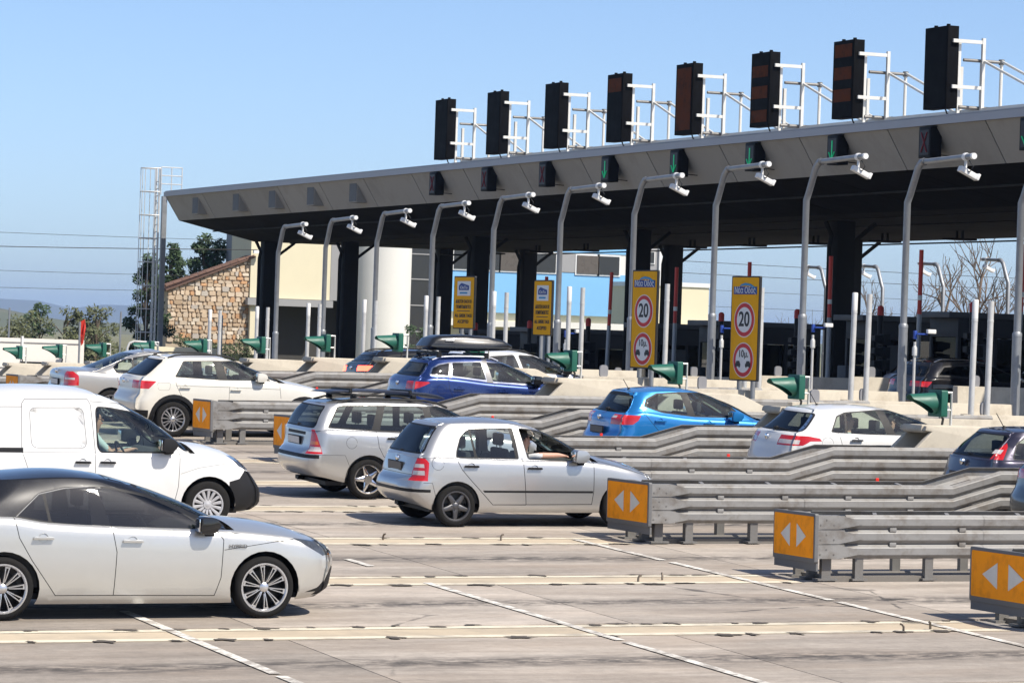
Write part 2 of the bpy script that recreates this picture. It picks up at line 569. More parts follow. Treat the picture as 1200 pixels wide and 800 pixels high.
    for rg in regs:
        rg.setdefault('ymin', .02 if rg.get('side') and not rg.get('end') else -1)
        if rg.get('side') and not rg.get('end'): rg['ymin'] = max(rg['ymin'], W * .22)
        if rg.get('side'): cut(rg['side'], 'side', mksel(rg))
        if rg.get('end'): cut(rg['end'], 'end', mksel(rg))
    for rg in regs:
        if not rg.get('press'): continue
        for v in bm.verts:
            if rg.get('layer') is not None and any(f[ly] != rg['layer'] for f in v.link_faces): continue
            if v.co.y > W * .3 and inside(grow(rg['side'], -.012), v.co.x, v.co.z): v.co.y -= rg['press']
    bm.normal_update()
    bm.verts.ensure_lookup_table()
    for v in bm.verts:
        if abs(v.co.y) < 1e-4: v.normal = Vector((v.normal.x, 0, v.normal.z)).normalized() if Vector((v.normal.x, 0, v.normal.z)).length > .01 else v.normal
    groups = {}
    rb = []
    for rg in regs:
        x0, x1 = rg.get('x', (-1, 99)); z0, z1 = -9, 99
        if rg.get('side'):
            x0 = max(x0, min(p[0] for p in rg['side'])); x1 = min(x1, max(p[0] for p in rg['side']))
            z0 = min(p[1] for p in rg['side']); z1 = max(p[1] for p in rg['side'])
        if rg.get('end'):
            z0 = max(z0, min(p[1] for p in rg['end'])); z1 = min(z1, max(p[1] for p in rg['end']))
        rb.append((x0, x1, z0, z1, rg['ymin'], rg.get('layer')))
    for f in bm.faces:
        c = f.calc_center_median()
        cx, cy, cz, la = c.x, c.y, c.z, f[ly]
        hit = None
        for k, (x0, x1, z0, z1, y0, rl) in enumerate(rb):
            if cx < x0 or cx > x1 or cz < z0 or cz > z1 or cy < y0 or (rl is not None and la != rl): continue
            rg = regs[k]
            if rg.get('side') and not inside(rg['side'], cx, cz): continue
            if rg.get('end') and not inside(rg['end'], cy, cz): continue
            hit = k
            break
        groups.setdefault(hit, []).append(f)
    sgn = 1.
    for f in bm.faces:                               # make sure normals look outwards
        c = f.calc_center_median()
        if abs(c.y) > W * .45: sgn = 1. if f.normal.y > 0 else -1.; break
    mats = sp['mats']
    def emit(faces, nm, mat, parent, sides, by_mat=None):
        vi = {}; vs = []; ns = []; fcs = []; mi = []
        for s in sides:
            vi = {}
            for f in faces:
                idx = []
                for v in f.verts:
                    if v not in vi:
                        vi[v] = len(vs)
                        vs.append((v.co.x, v.co.y * s, v.co.z))
                        n_ = v.normal * sgn
                        ns.append((n_.x, n_.y * s, n_.z))
                    idx.append(vi[v])
                if (s < 0) != (sgn < 0): idx.reverse()
                fcs.append(idx)
                mi.append(by_mat(f) if by_mat else 0)
        me = bpy.data.meshes.new(nm)
        me.from_pydata(vs, [], fcs)
        me.polygons.foreach_set('use_smooth', [True] * len(fcs))
        me.polygons.foreach_set('material_index', mi)
        for m_ in (mat if isinstance(mat, list) else [mat]): me.materials.append(m_)
        try: me.normals_split_custom_set_from_vertices(ns)
        except Exception: pass
        return inst(nm, me, parent)
    bodyf = groups.pop(None, [])
    seam = []; gone = []
    for k in list(groups):
        if regs[k]['name'] == 'seam': seam += groups.pop(k)
        elif regs[k]['name'] == 'hole': gone += groups.pop(k)
    seamset = set(seam)
    pm = mats['paint']; rm_ = mats.get('roof', pm)
    ml = [pm, rm_, MAT['black_plastic']]
    emit(bodyf + seam, 'body', ml, root, (-1, 1), lambda f: 2 if f in seamset else (1 if f[ly] == 1 else 0))
    made = {}
    for k, fs in groups.items():
        rg = regs[k]
        mt = rg['mat'] if not isinstance(rg['mat'], str) else mats.get(rg['mat'], MAT.get(rg['mat']))
        two = rg.get('two', bool(rg.get('side')))
        for sd in (((-1,), (1,)) if two else ((-1, 1),)):
            o = emit(fs, rg['name'], mt, root, sd)
            if rg.get('label') and sd == (-1,): o['label'] = rg['label']
            made.setdefault((rg['name'], sd), o)
    bm.free()
    # -------- wheels and wells
    tw = sp['wheel'].get('tw', .19)
    wm = wheel_meshes(sp['wheel'])
    r = sp['wheel']['r']
    wy = W / 2 - tw / 2 - sp.get('inset', .035)
    well = MB()
    for hx in sp['hubs']:
        for s in (-1, 1):
            rot = (random.uniform(-.5, .5) * 0, random.uniform(0, 6), 0 if s < 0 else math.pi)
            w_ = inst('wheel', wm[0], root, (hx, s * wy, r), (0, rot[1], rot[2]))
            for nm, me in zip(('rim', 'brake_disc', 'wheel_nuts'), wm[1:]): inst(nm, me, w_)
            y0, y1 = (s * (W / 2 - .035), s * (W / 2 - .34))
            ra = r + sp.get('gap', .055)
            well = MB()
            well.lathe([(ra, y0), (ra + .005, (y0 + y1) / 2), (ra, y1), (.02, y1)], (hx, 0, r), 'y', 20, -.12, math.pi + .12)
            well.build('wheel_well', MAT['black_plastic'], root)
    ub = MB()
    ub.b2(.35, L - .45, -W / 2 + .16, W / 2 - .16, .20, .26)
    ub.tube([(.25, .3, .24), (.9, .3, .24), (1.6, .1, .24)], .03, 8)
    ub.build('underbody', MAT['black_plastic'], root)
    # -------- cabin
    lin = MB()
    ct = contour(itp(g['xr'], 0) + .05, itp(g['xf'], 0) - .05, g['wb'] - .05, .3, 3.2, .42, 2.5, .03, 16)
    ring = [(x, -y) for x, y in ct] + [(x, y) for x, y in reversed(ct[1:-1])]
    n = len(ring)
    lin.add([(x, y, .32) for x, y in ring] + [(x, y, itp(sh, x) - .03) for x, y in ring], [(i, (i + 1) % n, (i + 1) % n + n, i + n) for i in range(n)] + [tuple(range(n))])
    lin.build('cabin_lining', MAT['liner'], root)
    fx = sp['hubs'][0] + sp.get('seat_f', 1.42)
    seats = sp.get('seats', [(fx, -.36), (fx, .36), (fx - .85, -.34), (fx - .85, .34)])
    st = MAT['seat_light'] if sp.get('light_seats') else MAT['seat']
    top_z = max(z for _, z in g['zr']) - .17
    for (sx, sy) in seats:
        s_ = MB()
        zb_ = .48
        s_.prism([(sx - .28, zb_ - .1), (sx + .30, zb_ - .1), (sx + .30, zb_ + .03), (sx - .14, zb_), (sx - .30, top_z - .22), (sx - .40, top_z - .22), (sx - .36, zb_)], 'y', sy - .24, sy + .24)
        so = s_.build('seat', st, root, bevel=.035)
        h_ = MB().box((sx - .37, sy, top_z - .10), (.09, .25, .17)).build('headrest', st, so, bevel=.03)
        MB().tube([(sx - .355, sy - .06, top_z - .26), (sx - .37, sy - .06, top_z - .12)], .008, 6).tube([(sx - .355, sy + .06, top_z - .26), (sx - .37, sy + .06, top_z - .12)], .008, 6).build('headrest_stem', MAT['chrome'], so)
    dx = itp(g['xf'], 0) - .42
    db = itp(sh, dx)
    da = MB()
    da.prism([(dx - .20, db - .35), (dx + .3, db - .35), (dx + .3, db - .03), (dx - .05, db + .01), (dx - .2, db - .07)], 'y', -g['wb'] + .1, g['wb'] - .1)
    da.build('dashboard', MAT['liner'], root, bevel=.03)
    sw = MB()
    pts = [(math.cos(a) * .18, math.sin(a) * .18) for a in [2 * math.pi * k / 20 for k in range(21)]]
    sw.tube([(dx - .34 - v * .42, .36 + u, db - .10 + v * .9) for u, v in pts], .016, 6, cap=False)
    sw.bar((dx - .34, .20, db - .10), (dx - .34, .52, db - .10), .04, .03).bar((dx - .34, .36, db - .1), (dx - .14, .36, db - .2), .05)
    sw.build('steering_wheel', MAT['black_plastic'], root, smooth=True)
    # -------- mirrors, handles, wipers, plate, badge, aerial
    if sp.get('mirror'):
        mx, mz = sp['mirror'][:2]
        mw = sp.get('mirror_y', W / 2 - .03)
        for s in (-1, 1):
            mo = MB().prism(rpoly([(mx - .11, mz - .09), (mx + .05, mz - .085), (mx + .11, mz), (mx + .06, mz + .075), (mx - .10, mz + .09)], .05), 'y', s * (mw + .02), s * (mw + .20))
            mob = mo.build('mirror', mats.get('mirror', pm), root, bevel=.03)
            MB().box((mx - .118, s * (mw + .11), mz), (.012, .15, .13)).build('mirror_glass', MAT['chrome'], mob, bevel=.004)
            MB().prism([(mx - .03, mz - .13), (mx + .08, mz - .12), (mx + .06, mz - .02), (mx - .03, mz - .03)], 'y', s * (mw - .08), s * (mw + .07)).build('mirror_stalk', MAT['black_plastic'], mob, bevel=.01)
    for hx_, hz_ in sp.get('handles', []):
        for s in (-1, 1):
            yw = body_y(sp, hx_, hz_)
            hb = MB().prism(rpoly([(hx_ - .105, hz_ - .012), (hx_ + .105, hz_ - .014), (hx_ + .10, hz_ + .014), (hx_ - .1, hz_ + .016)], .012), 'y', s * (yw + .008), s * (yw + .038))
            ho = hb.build('door_handle', mats.get('handle', pm), root, bevel=.006)
            MB().lathe([(.048, s * (yw + .004)), (.04, s * (yw - .008)), (.001, s * (yw - .012))], (hx_, 0, hz_), 'y', 16).build('handle_recess', MAT['dark_metal'] if mats.get('handle') else mats.get('handle_recess', pm), ho, smooth=True)
    if sp.get('plate'):
        px, pz, ang, pmn = sp['plate']
        rt = Matrix.Rotation(ang, 3, 'Y')
        p1 = MB().box((px, 0, pz), (.02, .53, .125), rt).build('plate_holder', MAT['black_plastic'], root, bevel=.004)
        MB().box(Vector((px, 0, pz)) + rt @ Vector((-.012, 0, 0)), (.006, .505, .10), rt).build('number_plate', MAT[pmn], root)
    if sp.get('badge'):
        bx, bz = sp['badge']
        MB().lathe([(.001, bx - .018), (.03, bx - .018), (.045, bx - .01), (.05, bx + .02)], (0, 0, bz), 'x', 20).build('badge', MAT['chrome'], root, smooth=True)
    if sp.get('wiper'):
        (x1_, z1), (x2_, z2) = sp['wiper']
        MB().tube([(x1_, .02, z1), (x1_ - .02, -.02, z1 + .02), (x2_, -.38, z2)], .011, 6).lathe([(.001, x1_ - .03), (.03, x1_ - .03), (.035, x1_ + .03)], (0, .0, z1), 'x', 12).build('rear_wiper', MAT['black_plastic'], root)
    if sp.get('aerial'):
        ax, az, ln = sp['aerial']
        MB().tube([(ax, 0, az), (ax - ln * .55, 0, az + ln * .83)], .006, 6).lathe([(.035, az - .01), (.02, az + .02), (.001, az + .03)], (ax, 0, 0), 'z', 10).build('aerial', MAT['black_plastic'], root)
    if sp.get('rails'):
        x0, x1 = sp['rails']
        ry = g['wr'] - .06
        zr0 = lambda x: itp(g['zr'], x) + itp(g['cr'], x) * (1 - (ry / g['wr'])**2.4)
        for s in (-1, 1):
            k = 10
            pth = [(x0 + (x1 - x0) * i / k, s * ry, zr0(x0 + (x1 - x0) * i / k) + .045 * min(1, i / 1.2, (k - i) / 1.2)) for i in range(k + 1)]
            MB().tube(pth, .017, 8).build('roof_rail', MAT[sp.get('rail_mat', 'black_plastic')], root, smooth=True)
    if sp.get('wheelarch_lip'): pass
    return root
def body_y(sp, x, z):
    t = (z - itp(sp['zs'], x)) / max(.01, itp(sp['sh'], x) - itp(sp['zs'], x))
    t = min(1, max(0, t))
    w = sp['W'] / 2 * itp(sp.get('wp', WP), t)
    xc = sp['L'] / 2
    return w * (1 - sp.get('bow', .035) * ((x - xc) / xc)**2)
def seams(lines, w=.009, plane='side', **k):          # shut lines as narrow strips
    out = []
    for ln in lines:
        for a, b in zip(ln[:-1], ln[1:]):
            a, b = Vector(a), Vector(b)
            d = (b - a).normalized()
            n_ = Vector((-d.y, d.x)) * w / 2
            a, b = a - d * w * .3, b + d * w * .3
            q_ = [tuple(a + n_), tuple(b + n_), tuple(b - n_), tuple(a - n_)]
            out.append(dict(name='seam', mat='black_plastic', **{plane: q_}, **k))
    return out
def win(poly, mat='glass', r=.03, trim=.018, trim_mat='black_plastic', nm='side_window', tnm='window_trim'):
    p = rpoly(poly, r)
    return [dict(name=nm, mat=mat, side=p, layer=1), ], [dict(name=tnm, mat=trim_mat, side=grow(p, trim), layer=1)]
# ------------------------------------------------------------------ ground, pavement
def concrete_mat(name, col, oil=True):
    m, t, p, tc = base(name)
    ob = tc.outputs['Object']
    geo = nd(t, 'ShaderNodeNewGeometry')
    wp_ = geo.outputs['Position']
    big = noise(t, wp_, .35, 6, .6, (.5, 1.3, 1))
    mid = noise(t, wp_, 2.2, 8, .68, (.35, 1.4, 1))
    fine = noise(t, wp_, 55, 4, .7)
    oi = nd(t, 'ShaderNodeObjectInfo')
    v = mathn(t, 'MULTIPLY_ADD', mathn(t, 'SUBTRACT', big, .5), .9, 1.)
    v = mathn(t, 'MULTIPLY_ADD', mathn(t, 'SUBTRACT', mid, .5), 1.05, v)
    v = mathn(t, 'MULTIPLY_ADD', mathn(t, 'SUBTRACT', fine, .5), .60, v)
    v = mathn(t, 'MULTIPLY_ADD', mathn(t, 'SUBTRACT', noise(t, wp_, 9, 5, .7), .5), .7, v)
    v = mathn(t, 'MULTIPLY', v, mathn(t, 'MULTIPLY_ADD', oi.outputs['Random'], .40, .80))
    hs = nd(t, 'ShaderNodeHueSaturation')
    hs.inputs['Color'].default_value = (*col, 1)
    t.links.new(v, hs.inputs['Value'])
    out = hs.outputs[0]
    warm = ramp(t, noise(t, wp_, .8, 5, .6, (.4, 1.2, 1)), [(.42, (0, 0, 0)), (.7, (1, 1, 1))])
    out = mixc(t, mathn(t, 'MULTIPLY', warm, .45), out, (.30, .225, .16))
    if oil:
        sep = nd(t, 'ShaderNodeSeparateXYZ')
        t.links.new(ob, sep.inputs[0])
        y = sep.outputs['Y']
        wob = mathn(t, 'MULTIPLY', mathn(t, 'SUBTRACT', noise(t, wp_, .5, 3), .5), .5)
        y = mathn(t, 'ADD', y, wob)
        core = mathn(t, 'POWER', 2.718, mathn(t, 'MULTIPLY', mathn(t, 'MULTIPLY', y, y), -9.0))
        drip = ramp(t, noise(t, wp_, 7, 8, .75, (.45, 1., 1)), [(.40, (0, 0, 0)), (.56, (1, 1, 1))])
        out = mixc(t, mathn(t, 'MULTIPLY', mathn(t, 'MULTIPLY', core, drip), .95), out, (.045, .04, .036))
        film = ramp(t, noise(t, wp_, 1.3, 6, .7, (.25, 1.5, 1)), [(.40, (0, 0, 0)), (.72, (1, 1, 1))])
        out = mixc(t, mathn(t, 'MULTIPLY', film, .50), out, (.13, .11, .09))
    vo = nd(t, 'ShaderNodeTexVoronoi', feature='DISTANCE_TO_EDGE')
    t.links.new(wp_, vo.inputs['Vector'])
    vo.inputs['Scale'].default_value = .33
    crack = ramp(t, mathn(t, 'ADD', vo.outputs['Distance'], mathn(t, 'MULTIPLY', mathn(t, 'SUBTRACT', noise(t, wp_, 3, 4), .5), .05)), [(.0, (1, 1, 1)), (.008, (0, 0, 0))])
    cm = ramp(t, noise(t, wp_, .22, 2), [(.55, (0, 0, 0)), (.62, (1, 1, 1))])
    out = mixc(t, mathn(t, 'MULTIPLY', mathn(t, 'MULTIPLY', crack, cm), .8), out, (.05, .045, .04))
    t.links.new(out, p.inputs['Base Color'])
    p.inputs['Roughness'].default_value = .86
    bn = nd(t, 'ShaderNodeBump')
    bn.inputs['Strength'].default_value = .35
    bn.inputs['Distance'].default_value = .008
    t.links.new(mathn(t, 'ADD', fine, mathn(t, 'MULTIPLY', mid, .6)), bn.inputs['Height'])
    t.links.new(bn.outputs[0], p.inputs['Normal'])
    return m
MAT['slab'] = concrete_mat('road concrete', (.365, .32, .27))
MAT['apron'] = concrete_mat('apron concrete', (.27, .25, .225), False)
MAT['earth'] = M('dry grass and earth', (.16, .15, .075), .95, var=.35, scale=.12, dirt=(.10, .12, .045, .7), dsc=.05)
def sheet(name, xs, ys, zf, mat, **k):
    v = [(x, y, zf(x, y)) for y in ys for x in xs]
    n = len(xs)
    f = [(j * n + i, j * n + i + 1, (j + 1) * n + i + 1, (j + 1) * n + i) for j in range(len(ys) - 1) for i in range(n - 1)]
    return MB().add(v, f).build(name, mat, **k)
gx = [-7800, -4000, -400, -60, -8, 10, 37, 90, 200, 600, 4000, 7800]
gy = [-300, -60, -5, 20, 40, 60, 66, 69.7, 73, 80, 100, 115, 150, 300, 800, 3000, 9400]
tag(sheet('ground', gx, gy, lambda x, y: G(y, x) - .10, MAT['earth']), kind='structure')
py_ = [-5, 10, 25, 40, 55, 66, 67.5, 69.7, 72, 73.5, 85, 100, 115, 141]
tag(sheet('plaza_pavement', [-50, -8, 5, 20, 37, 60, 90], py_, lambda x, y: G(y, x) - .012, MAT['apron']), kind='structure')
road = tag(empty('road', (0, 0, 0)), kind='structure')
XJ = [2.3, 6.45, 10.6, 14.7, 18.8, 22.9, 27.0, 31.1, 35.2, 39.3]
for l in range(-1, 11):
    y0, y1 = YI(l) + .47, YI(l + 1) - .47
    yc = (y0 + y1) / 2
    for x0, x1 in zip(XJ[:-1], XJ[1:]):
        if l > 5 and x1 < 12: continue
        xc = (x0 + x1) / 2
        zc = G(yc, xc)
        a, b, c, d = x0 + .007, x1 - .007, y0 + .006, y1 - .006
        top = [(a, c), (b, c), (b, d), (a, d)]
        vs = [(x - xc, y - yc, G(y, x) - zc) for x, y in top] + [(x - xc, y - yc, G(y, x) - zc - .03) for x, y in top]
        o = MB().add(vs, [(0, 1, 2, 3), (0, 4, 5, 1), (1, 5, 6, 2), (2, 6, 7, 3), (3, 7, 4, 0)]).build('slab', MAT['slab'], road)
        o.location = (xc, yc, zc)
# drainage strips in line with the islands, edged with pale lines and dotted with dark slots
MAT['strip'] = M('pale joint concrete', (.47, .39, .28), .9, var=.16, scale=1.2, dirt=(.24, .21, .17, .5), dsc=1.1, streak=(.35, 1.5, 1))
MAT['edge_line'] = M('worn cream paint', (.64, .58, .45), .8, var=.10, scale=2.5, dirt=(.34, .30, .24, .9), dsc=2.2, streak=(.4, 1.5, 1))
MAT['slot'] = M('dirty slot', (.085, .072, .058), .95, var=.4, scale=9)
slot_me = []
for k in range(6):
    rq = random.Random(50 + k)
    rad = [rq.uniform(.45, 1.15) for _ in range(14)]
    slot_me.append(MB().add([(r_ * math.cos(a_ * 6.2832 / 14), r_ * math.sin(a_ * 6.2832 / 14), 0) for a_, r_ in enumerate(rad)], [tuple(range(14))]).mesh('drain_slot', MAT['slot']))
for i in range(0, 9):
    y = YI(i) + (-.1 if i < 4 else 0)
    x0, x1 = 0., 18.6
    def strip(name, ya, yb, dz, m, par, xa=x0, xb=x1):
        xs = [xa, xb]
        v = [(xa, ya, G(ya, xa) + dz), (xb, ya, G(ya, xb) + dz), (xb, yb, G(yb, xb) + dz), (xa, yb, G(yb, xa) + dz)]
        o = MB().add(v, [(0, 1, 2, 3)]).build(name, m, par)
        return o
    st = strip('drainage_strip', y - .47, y + .47, .001, MAT['strip'], road)
    for s in (-1, 1):
        strip('edge_line', y + s * .36 - .09, y + s * .36 + .09, .005, MAT['edge_line'], road)
    if 1 <= i <= 4:
        rnd = random.Random(i)
        for s in (-1, 1):
            x = 5. + rnd.random()
            while x < 18.4:
                yy = y + s * .47 + rnd.uniform(-.06, .06)
                inst('drain_slot', rnd.choice(slot_me), road, (x, yy, G(yy, x) + .009), (0, 0, rnd.uniform(-.05, .05)), (rnd.uniform(.05, .19), rnd.uniform(.06, .15), 1))
                x += rnd.choice([.3, .42, .5, .7, .95, 1.3])
# white transverse lines
def worn_white():
    m, t, p, tc = base('worn white paint')
    geo = nd(t, 'ShaderNodeNewGeometry')
    f = ramp(t, noise(t, geo.outputs['Position'], 5, 8, .75), [(.43, (0, 0, 0)), (.56, (1, 1, 1))])
    t.links.new(mixc(t, f, (.32, .29, .25), (.70, .67, .60)), p.inputs['Base Color'])
    p.inputs['Roughness'].default_value = .7
    return m
MAT['white_line'] = worn_white()
for xl, segs in ((18.0, [(26, 33.9), (34.05, 38.3), (38.55, 41.3)]), (13.92, [(24, 30.6), (30.75, 36.1), (37.95, 38.8), (42.4, 43.2)]), (9.66, [(27.1, 28.55), (28.7, 33.6)]), (5.5, [(25, 31.5)]), (22.1, [(24, 29.5)])):
    for a, b in segs:
        nseg = max(2, int((b - a) / 1.0))
        ys = [a + (b - a) * k / nseg for k in range(nseg + 1)]
        o = sheet('white_line', [xl - .055, xl + .055], ys, lambda x, y: G(y, x) + .010, MAT['white_line'])
        o.parent = road
# little steel stubs left standing in the strips
m_st = M('rusty steel', (.17, .14, .11), .6, .6, var=.3)
for k, (x, y) in enumerate([(16.55, 36.1), (16.95, 36.3), (17.35, 31.2), (17.75, 31.35), (15.3, 41.3), (16.9, 41.2), (12.6, 46.4)]):
    o = MB().tube([(0, 0, -.02), (0, 0, .05), (.015, 0, .075), (.04, 0, .08)], .013, 6).build('anchor_stub', m_st, None, smooth=True)
    o.location = (x, y, G(y, x))
    o.rotation_euler = (0, 0, k * 1.3)
    tag(o, 'small bent steel stub ' + ['left of the pair before the second orange marker', 'right of the pair before the second orange marker', 'left of the pair before the nearest orange marker', 'right of the pair before the nearest orange marker', 'behind the black roofed hatchback', 'before the small silver hatchback', 'left of the silver estate'][k], 'steel stub', 'steel stubs in the pavement')
# ------------------------------------------------------------------ toll islands
MAT['galv'] = M('galvanised steel', (.245, .24, .23), .6, .25, var=.2, scale=2.5, dirt=(.13, .108, .085, .8), dsc=3.2, streak=(.5, 1, 1.8))
MAT['galv_dark'] = M('weathered steel posts', (.20, .195, .185), .6, .45, var=.2, dirt=(.12, .10, .08, .6))
MAT['pole'] = M('galvanised pole', (.30, .315, .33), .5, .5, var=.13, scale=3, dirt=(.22, .22, .22, .5), dsc=4)
MAT['orange'] = M('orange marker sheet', (1., .34, .004), .6, var=.08, scale=4, dirt=(.5, .15, .01, .4), dsc=5, spec=.12)
MAT['arrow'] = M('white reflective sheet', (.62, .61, .57), .5, var=.12, scale=8)
MAT['frame_grey'] = M('grey marker frame', (.13, .13, .13), .6, var=.15)
MAT['cream'] = M('cream painted concrete', (.55, .495, .395), .85, var=.12, scale=1.5, bump=.1, dirt=(.33, .28, .21, .6), dsc=2.4, streak=(1, 1, .5))
MAT['kerb'] = M('island kerb concrete', (.17, .155, .135), .9, var=.2)
MAT['sig_green'] = M('signal green', (.009, .10, .066), .5, var=.12)
MAT['white_post'] = M('white lane post', (.60, .60, .58), .45, .25, var=.10, scale=4, dirt=(.42, .40, .36, .5), dsc=5)
MAT['yellow_tag'] = M('yellow tag', (.62, .40, .03), .6, var=.2)
MAT['red_paint'] = M('red paint', (.52, .035, .02), .5, var=.15)
MAT['cam_white'] = M('camera housing', (.74, .74, .72), .45, var=.08)
MAT['cable'] = M('cable', (.02, .02, .02), .7, var=.1)
MAT['reflector'] = M('red reflector', (.75, .03, .015), .3, var=.1)

def barrier_proto():
    root = empty('guardrail_barrier', (0, 0, 0))
    xs = [.42, 4.55, 5.30, 13.6]
    zz = [0, 0, .20, .20]
    prof = [(-.012, -.004), (-.002, .0), (.012, .012), (.044, .034), (.052, .044), (.052, .122), (.044, .132), (.012, .152), (-.002, .163), (-.012, .168), (-.02, .164), (-.01, .152), (.034, .118), (.034, .048), (-.01, .01), (-.02, .0)]
    for s in (-1, 1):
        for b in range(3):
            z0 = .265 + b * .175
            bend = -.0 if s < 0 else .15
            vs = []
            for x, dz in zip(xs, zz):
                for o_, z in prof: vs.append((x + (bend if 4 < x < 6 else 0), s * (.60 + o_), z0 + z + dz))
            n = len(prof)
            fs = [(j * n + i, j * n + (i + 1) % n, (j + 1) * n + (i + 1) % n, (j + 1) * n + i) for j in range(3) for i in range(n)] + [tuple(range(n)), tuple(range(3 * n, 4 * n))]
            MB().add(vs, fs).build('beam', MAT['galv'], root)
            MB().add([(.02, s * .685, z0 + .0), (.30, s * .685, z0 + .0), (.62, s * .685, z0 + .055), (.62, s * .685, z0 + .1), (.30, s * .685, z0 + .165), (.02, s * .685, z0 + .165),
                      (.02, s * .60, z0), (.30, s * .60, z0), (.62, s * .60, z0 + .055), (.62, s * .60, z0 + .1), (.30, s * .60, z0 + .165), (.02, s * .60, z0 + .165)],
                     [(0, 1, 2, 3, 4, 5), (11, 10, 9, 8, 7, 6)] + [(i, (i + 1) % 6, (i + 1) % 6 + 6, i + 6) for i in range(6)]).build('nose_plate', MAT['galv'], root)
        for x in (2.45,):
            for b in range(3):
                z0 = .265 + b * .175
                MB().add([(x + a, s * (.607 + o_), z0 + z) for a in (-.16, .16) for o_, z in prof[:10]], [(i, i + 1, i + 11, i + 10) for i in range(9)]).build('splice_plate', MAT['galv'], root)
        for k, x in enumerate((1.05, 2.0, 2.95, 3.9)):
            for b in range(2):
                z0 = .265 + b * .175 + .165
                MB().box((x, s * .625, z0), (.09, .05, .05)).build('bolt_clamp', MAT['galv'], root, bevel=.008)
        for k in range(5):
            x = .62 + k * .95
            MB().box((x, s * .55, .10), (.11, .10, .40)).box((x, s * .55, .012), (.2, .18, .024)).build('post', MAT['galv_dark'], root)
    for k, y in enumerate((-.5, -.05, .42)):
        MB().box((.20, y, .11), (.12, .09, .36)).box((.20, y, .012), (.26, .2, .024)).build('post', MAT['galv_dark'], root)
    for s in (-1, 1):
        bh = MB()
        for b in range(3):
            for bx in (.06, .14, .24): bh.lathe([(.001, s * .692), (.011, s * .691), (.012, s * .683)], (bx, 0, .265 + b * .175 + (.05 if bx != .14 else .11)), 'y', 6)
        tag(bh.build('bolt_heads', MAT['galv_dark'], root), kind='stuff')
    for k in range(4):
        x = .85 + k * 1.0
        MB().bar((x, -.54, .745), (x + .42, .56, .745), .05, .035).build('cross_tie', MAT['galv'], root)
    # orange marker with a left and a right arrow
    pf = MB()
    pf.prism(rpoly([(-.735, .215), (.735, .215), (.735, .80), (-.735, .80)], .03), 'x', -.035, .012)
    fr = pf.build('marker_frame', MAT['frame_grey'], root, bevel=.006)
    MB().prism(rpoly([(-.69, .27), (.69, .27), (.69, .765), (-.69, .765)], .025), 'x', -.041, -.030).build('marker_panel', MAT['orange'], root)
    for s in (-1, 1):
        MB().prism([(s * .12, .38), (s * .12, .66), (s * .44, .52)], 'x', -.046, -.040).build('arrow', MAT['arrow'], root)
    MB().prism([(-.74, .12), (.74, .12), (.74, .212), (-.74, .212)], 'x', -.012, .012).build('marker_skirt', MAT['frame_grey'], root)
    for x, s in ((4.0, 1),): MB().box((x, .60 * s, .80), (.05, .03, .05)).build('reflector', MAT['reflector'], root, bevel=.01)
    return root
bp = barrier_proto()
nose_x = {1: 18.80, 2: 18.78, 3: 18.74}
blab = {1: 'steel barrier with orange arrow marker at the right edge, nearest of all',
        2: 'steel barrier with orange arrow marker, second from the lower right corner',
        3: 'steel barrier with orange arrow marker right in front of the small silver hatchback',
        4: 'steel barrier running behind the small silver hatchback beside the white hatchback',
        5: 'steel barrier passing below the bright blue hatchback',
        6: 'steel barrier whose orange marker shows left of the silver estate',
        7: 'steel barrier with orange marker in front of the warm white crossover',
        8: 'steel barrier in the lane gap behind the warm white crossover',
        9: 'steel barrier in front of the black crossover with lit brake lamp',
        10: 'steel barrier with orange marker at the left edge beside the saloon car',
        11: 'far steel barrier one lane beyond the saloon car'}
for i in range(1, 12):
    r = bp if i == 1 else copy_tree(bp)
    y = YI(i)
    if i == 1: y -= .10
    r.location = (nose_x.get(i, 18.72), y, G(y, 18.75))
    r.rotation_euler = (0, -.009, 0)
    r.scale = (1, {1: .97, 2: .74, 3: .92}.get(i, .76), 1)
    tag(r, blab[i], 'barrier', 'steel barriers on the toll islands')
for i in range(1, 17):
    y = YI(i)
    xs_ = [19.0, 26, 37, 60]
    vs = []
    for x in xs_: vs += [(x, y - .40, G(y, x) - .1), (x, y - .40, G(y, x) + .05), (x, y + .40, G(y, x) + .05), (x, y + .40, G(y, x) - .1)]
    fs = [(0, 1, 2, 3), (12, 15, 14, 13)] + [(j * 4 + a, j * 4 + 4 + a, j * 4 + 4 + a + 1, j * 4 + a + 1) for j in range(3) for a in range(3)]
    tag(MB().add(vs, fs).build('island_kerb', MAT['kerb'], None), kind='structure')

# hollow concrete blocks with a yellow tag in the niche
def block_proto():
    root = empty('concrete_block', (0, 0, 0))
    side = [(.0, 0), (.05, .55), (.14, .95), (.42, 1.22), (.30, 1.235), (.32, 1.31), (1.9, 1.29), (2.9, .85), (3.05, .80), (3.05, 0)]
    for s in (-1, 1): MB().prism(side, 'y', s * .31, s * .41).build('cheek_wall', MAT['cream'], root, bevel=.02)
    MB().prism([(.32, 1.20), (.28, 1.24), (.30, 1.325), (1.9, 1.305), (1.9, 1.2)], 'y', -.305, .305).build('cap_slab', MAT['cream'], root, bevel=.02)
    MB().prism([(1.9, 1.2), (1.9, 1.30), (2.9, .86), (3.0, .80), (3.0, .7)], 'y', -.305, .305).build('tail_slab', MAT['cream'], root)
    MB().b2(.75, .85, -.305, .305, 0, 1.2).build('back_wall', M('shade-toned niche concrete', (.16, .14, .11), .9), root)  # back wall darker than the block; niche shade is put into its colour
    MB().box((.72, -.10, .98), (.02, .26, .24)).build('yellow_tag', MAT['yellow_tag'], root, bevel=.004)
    return root
blk = block_proto()
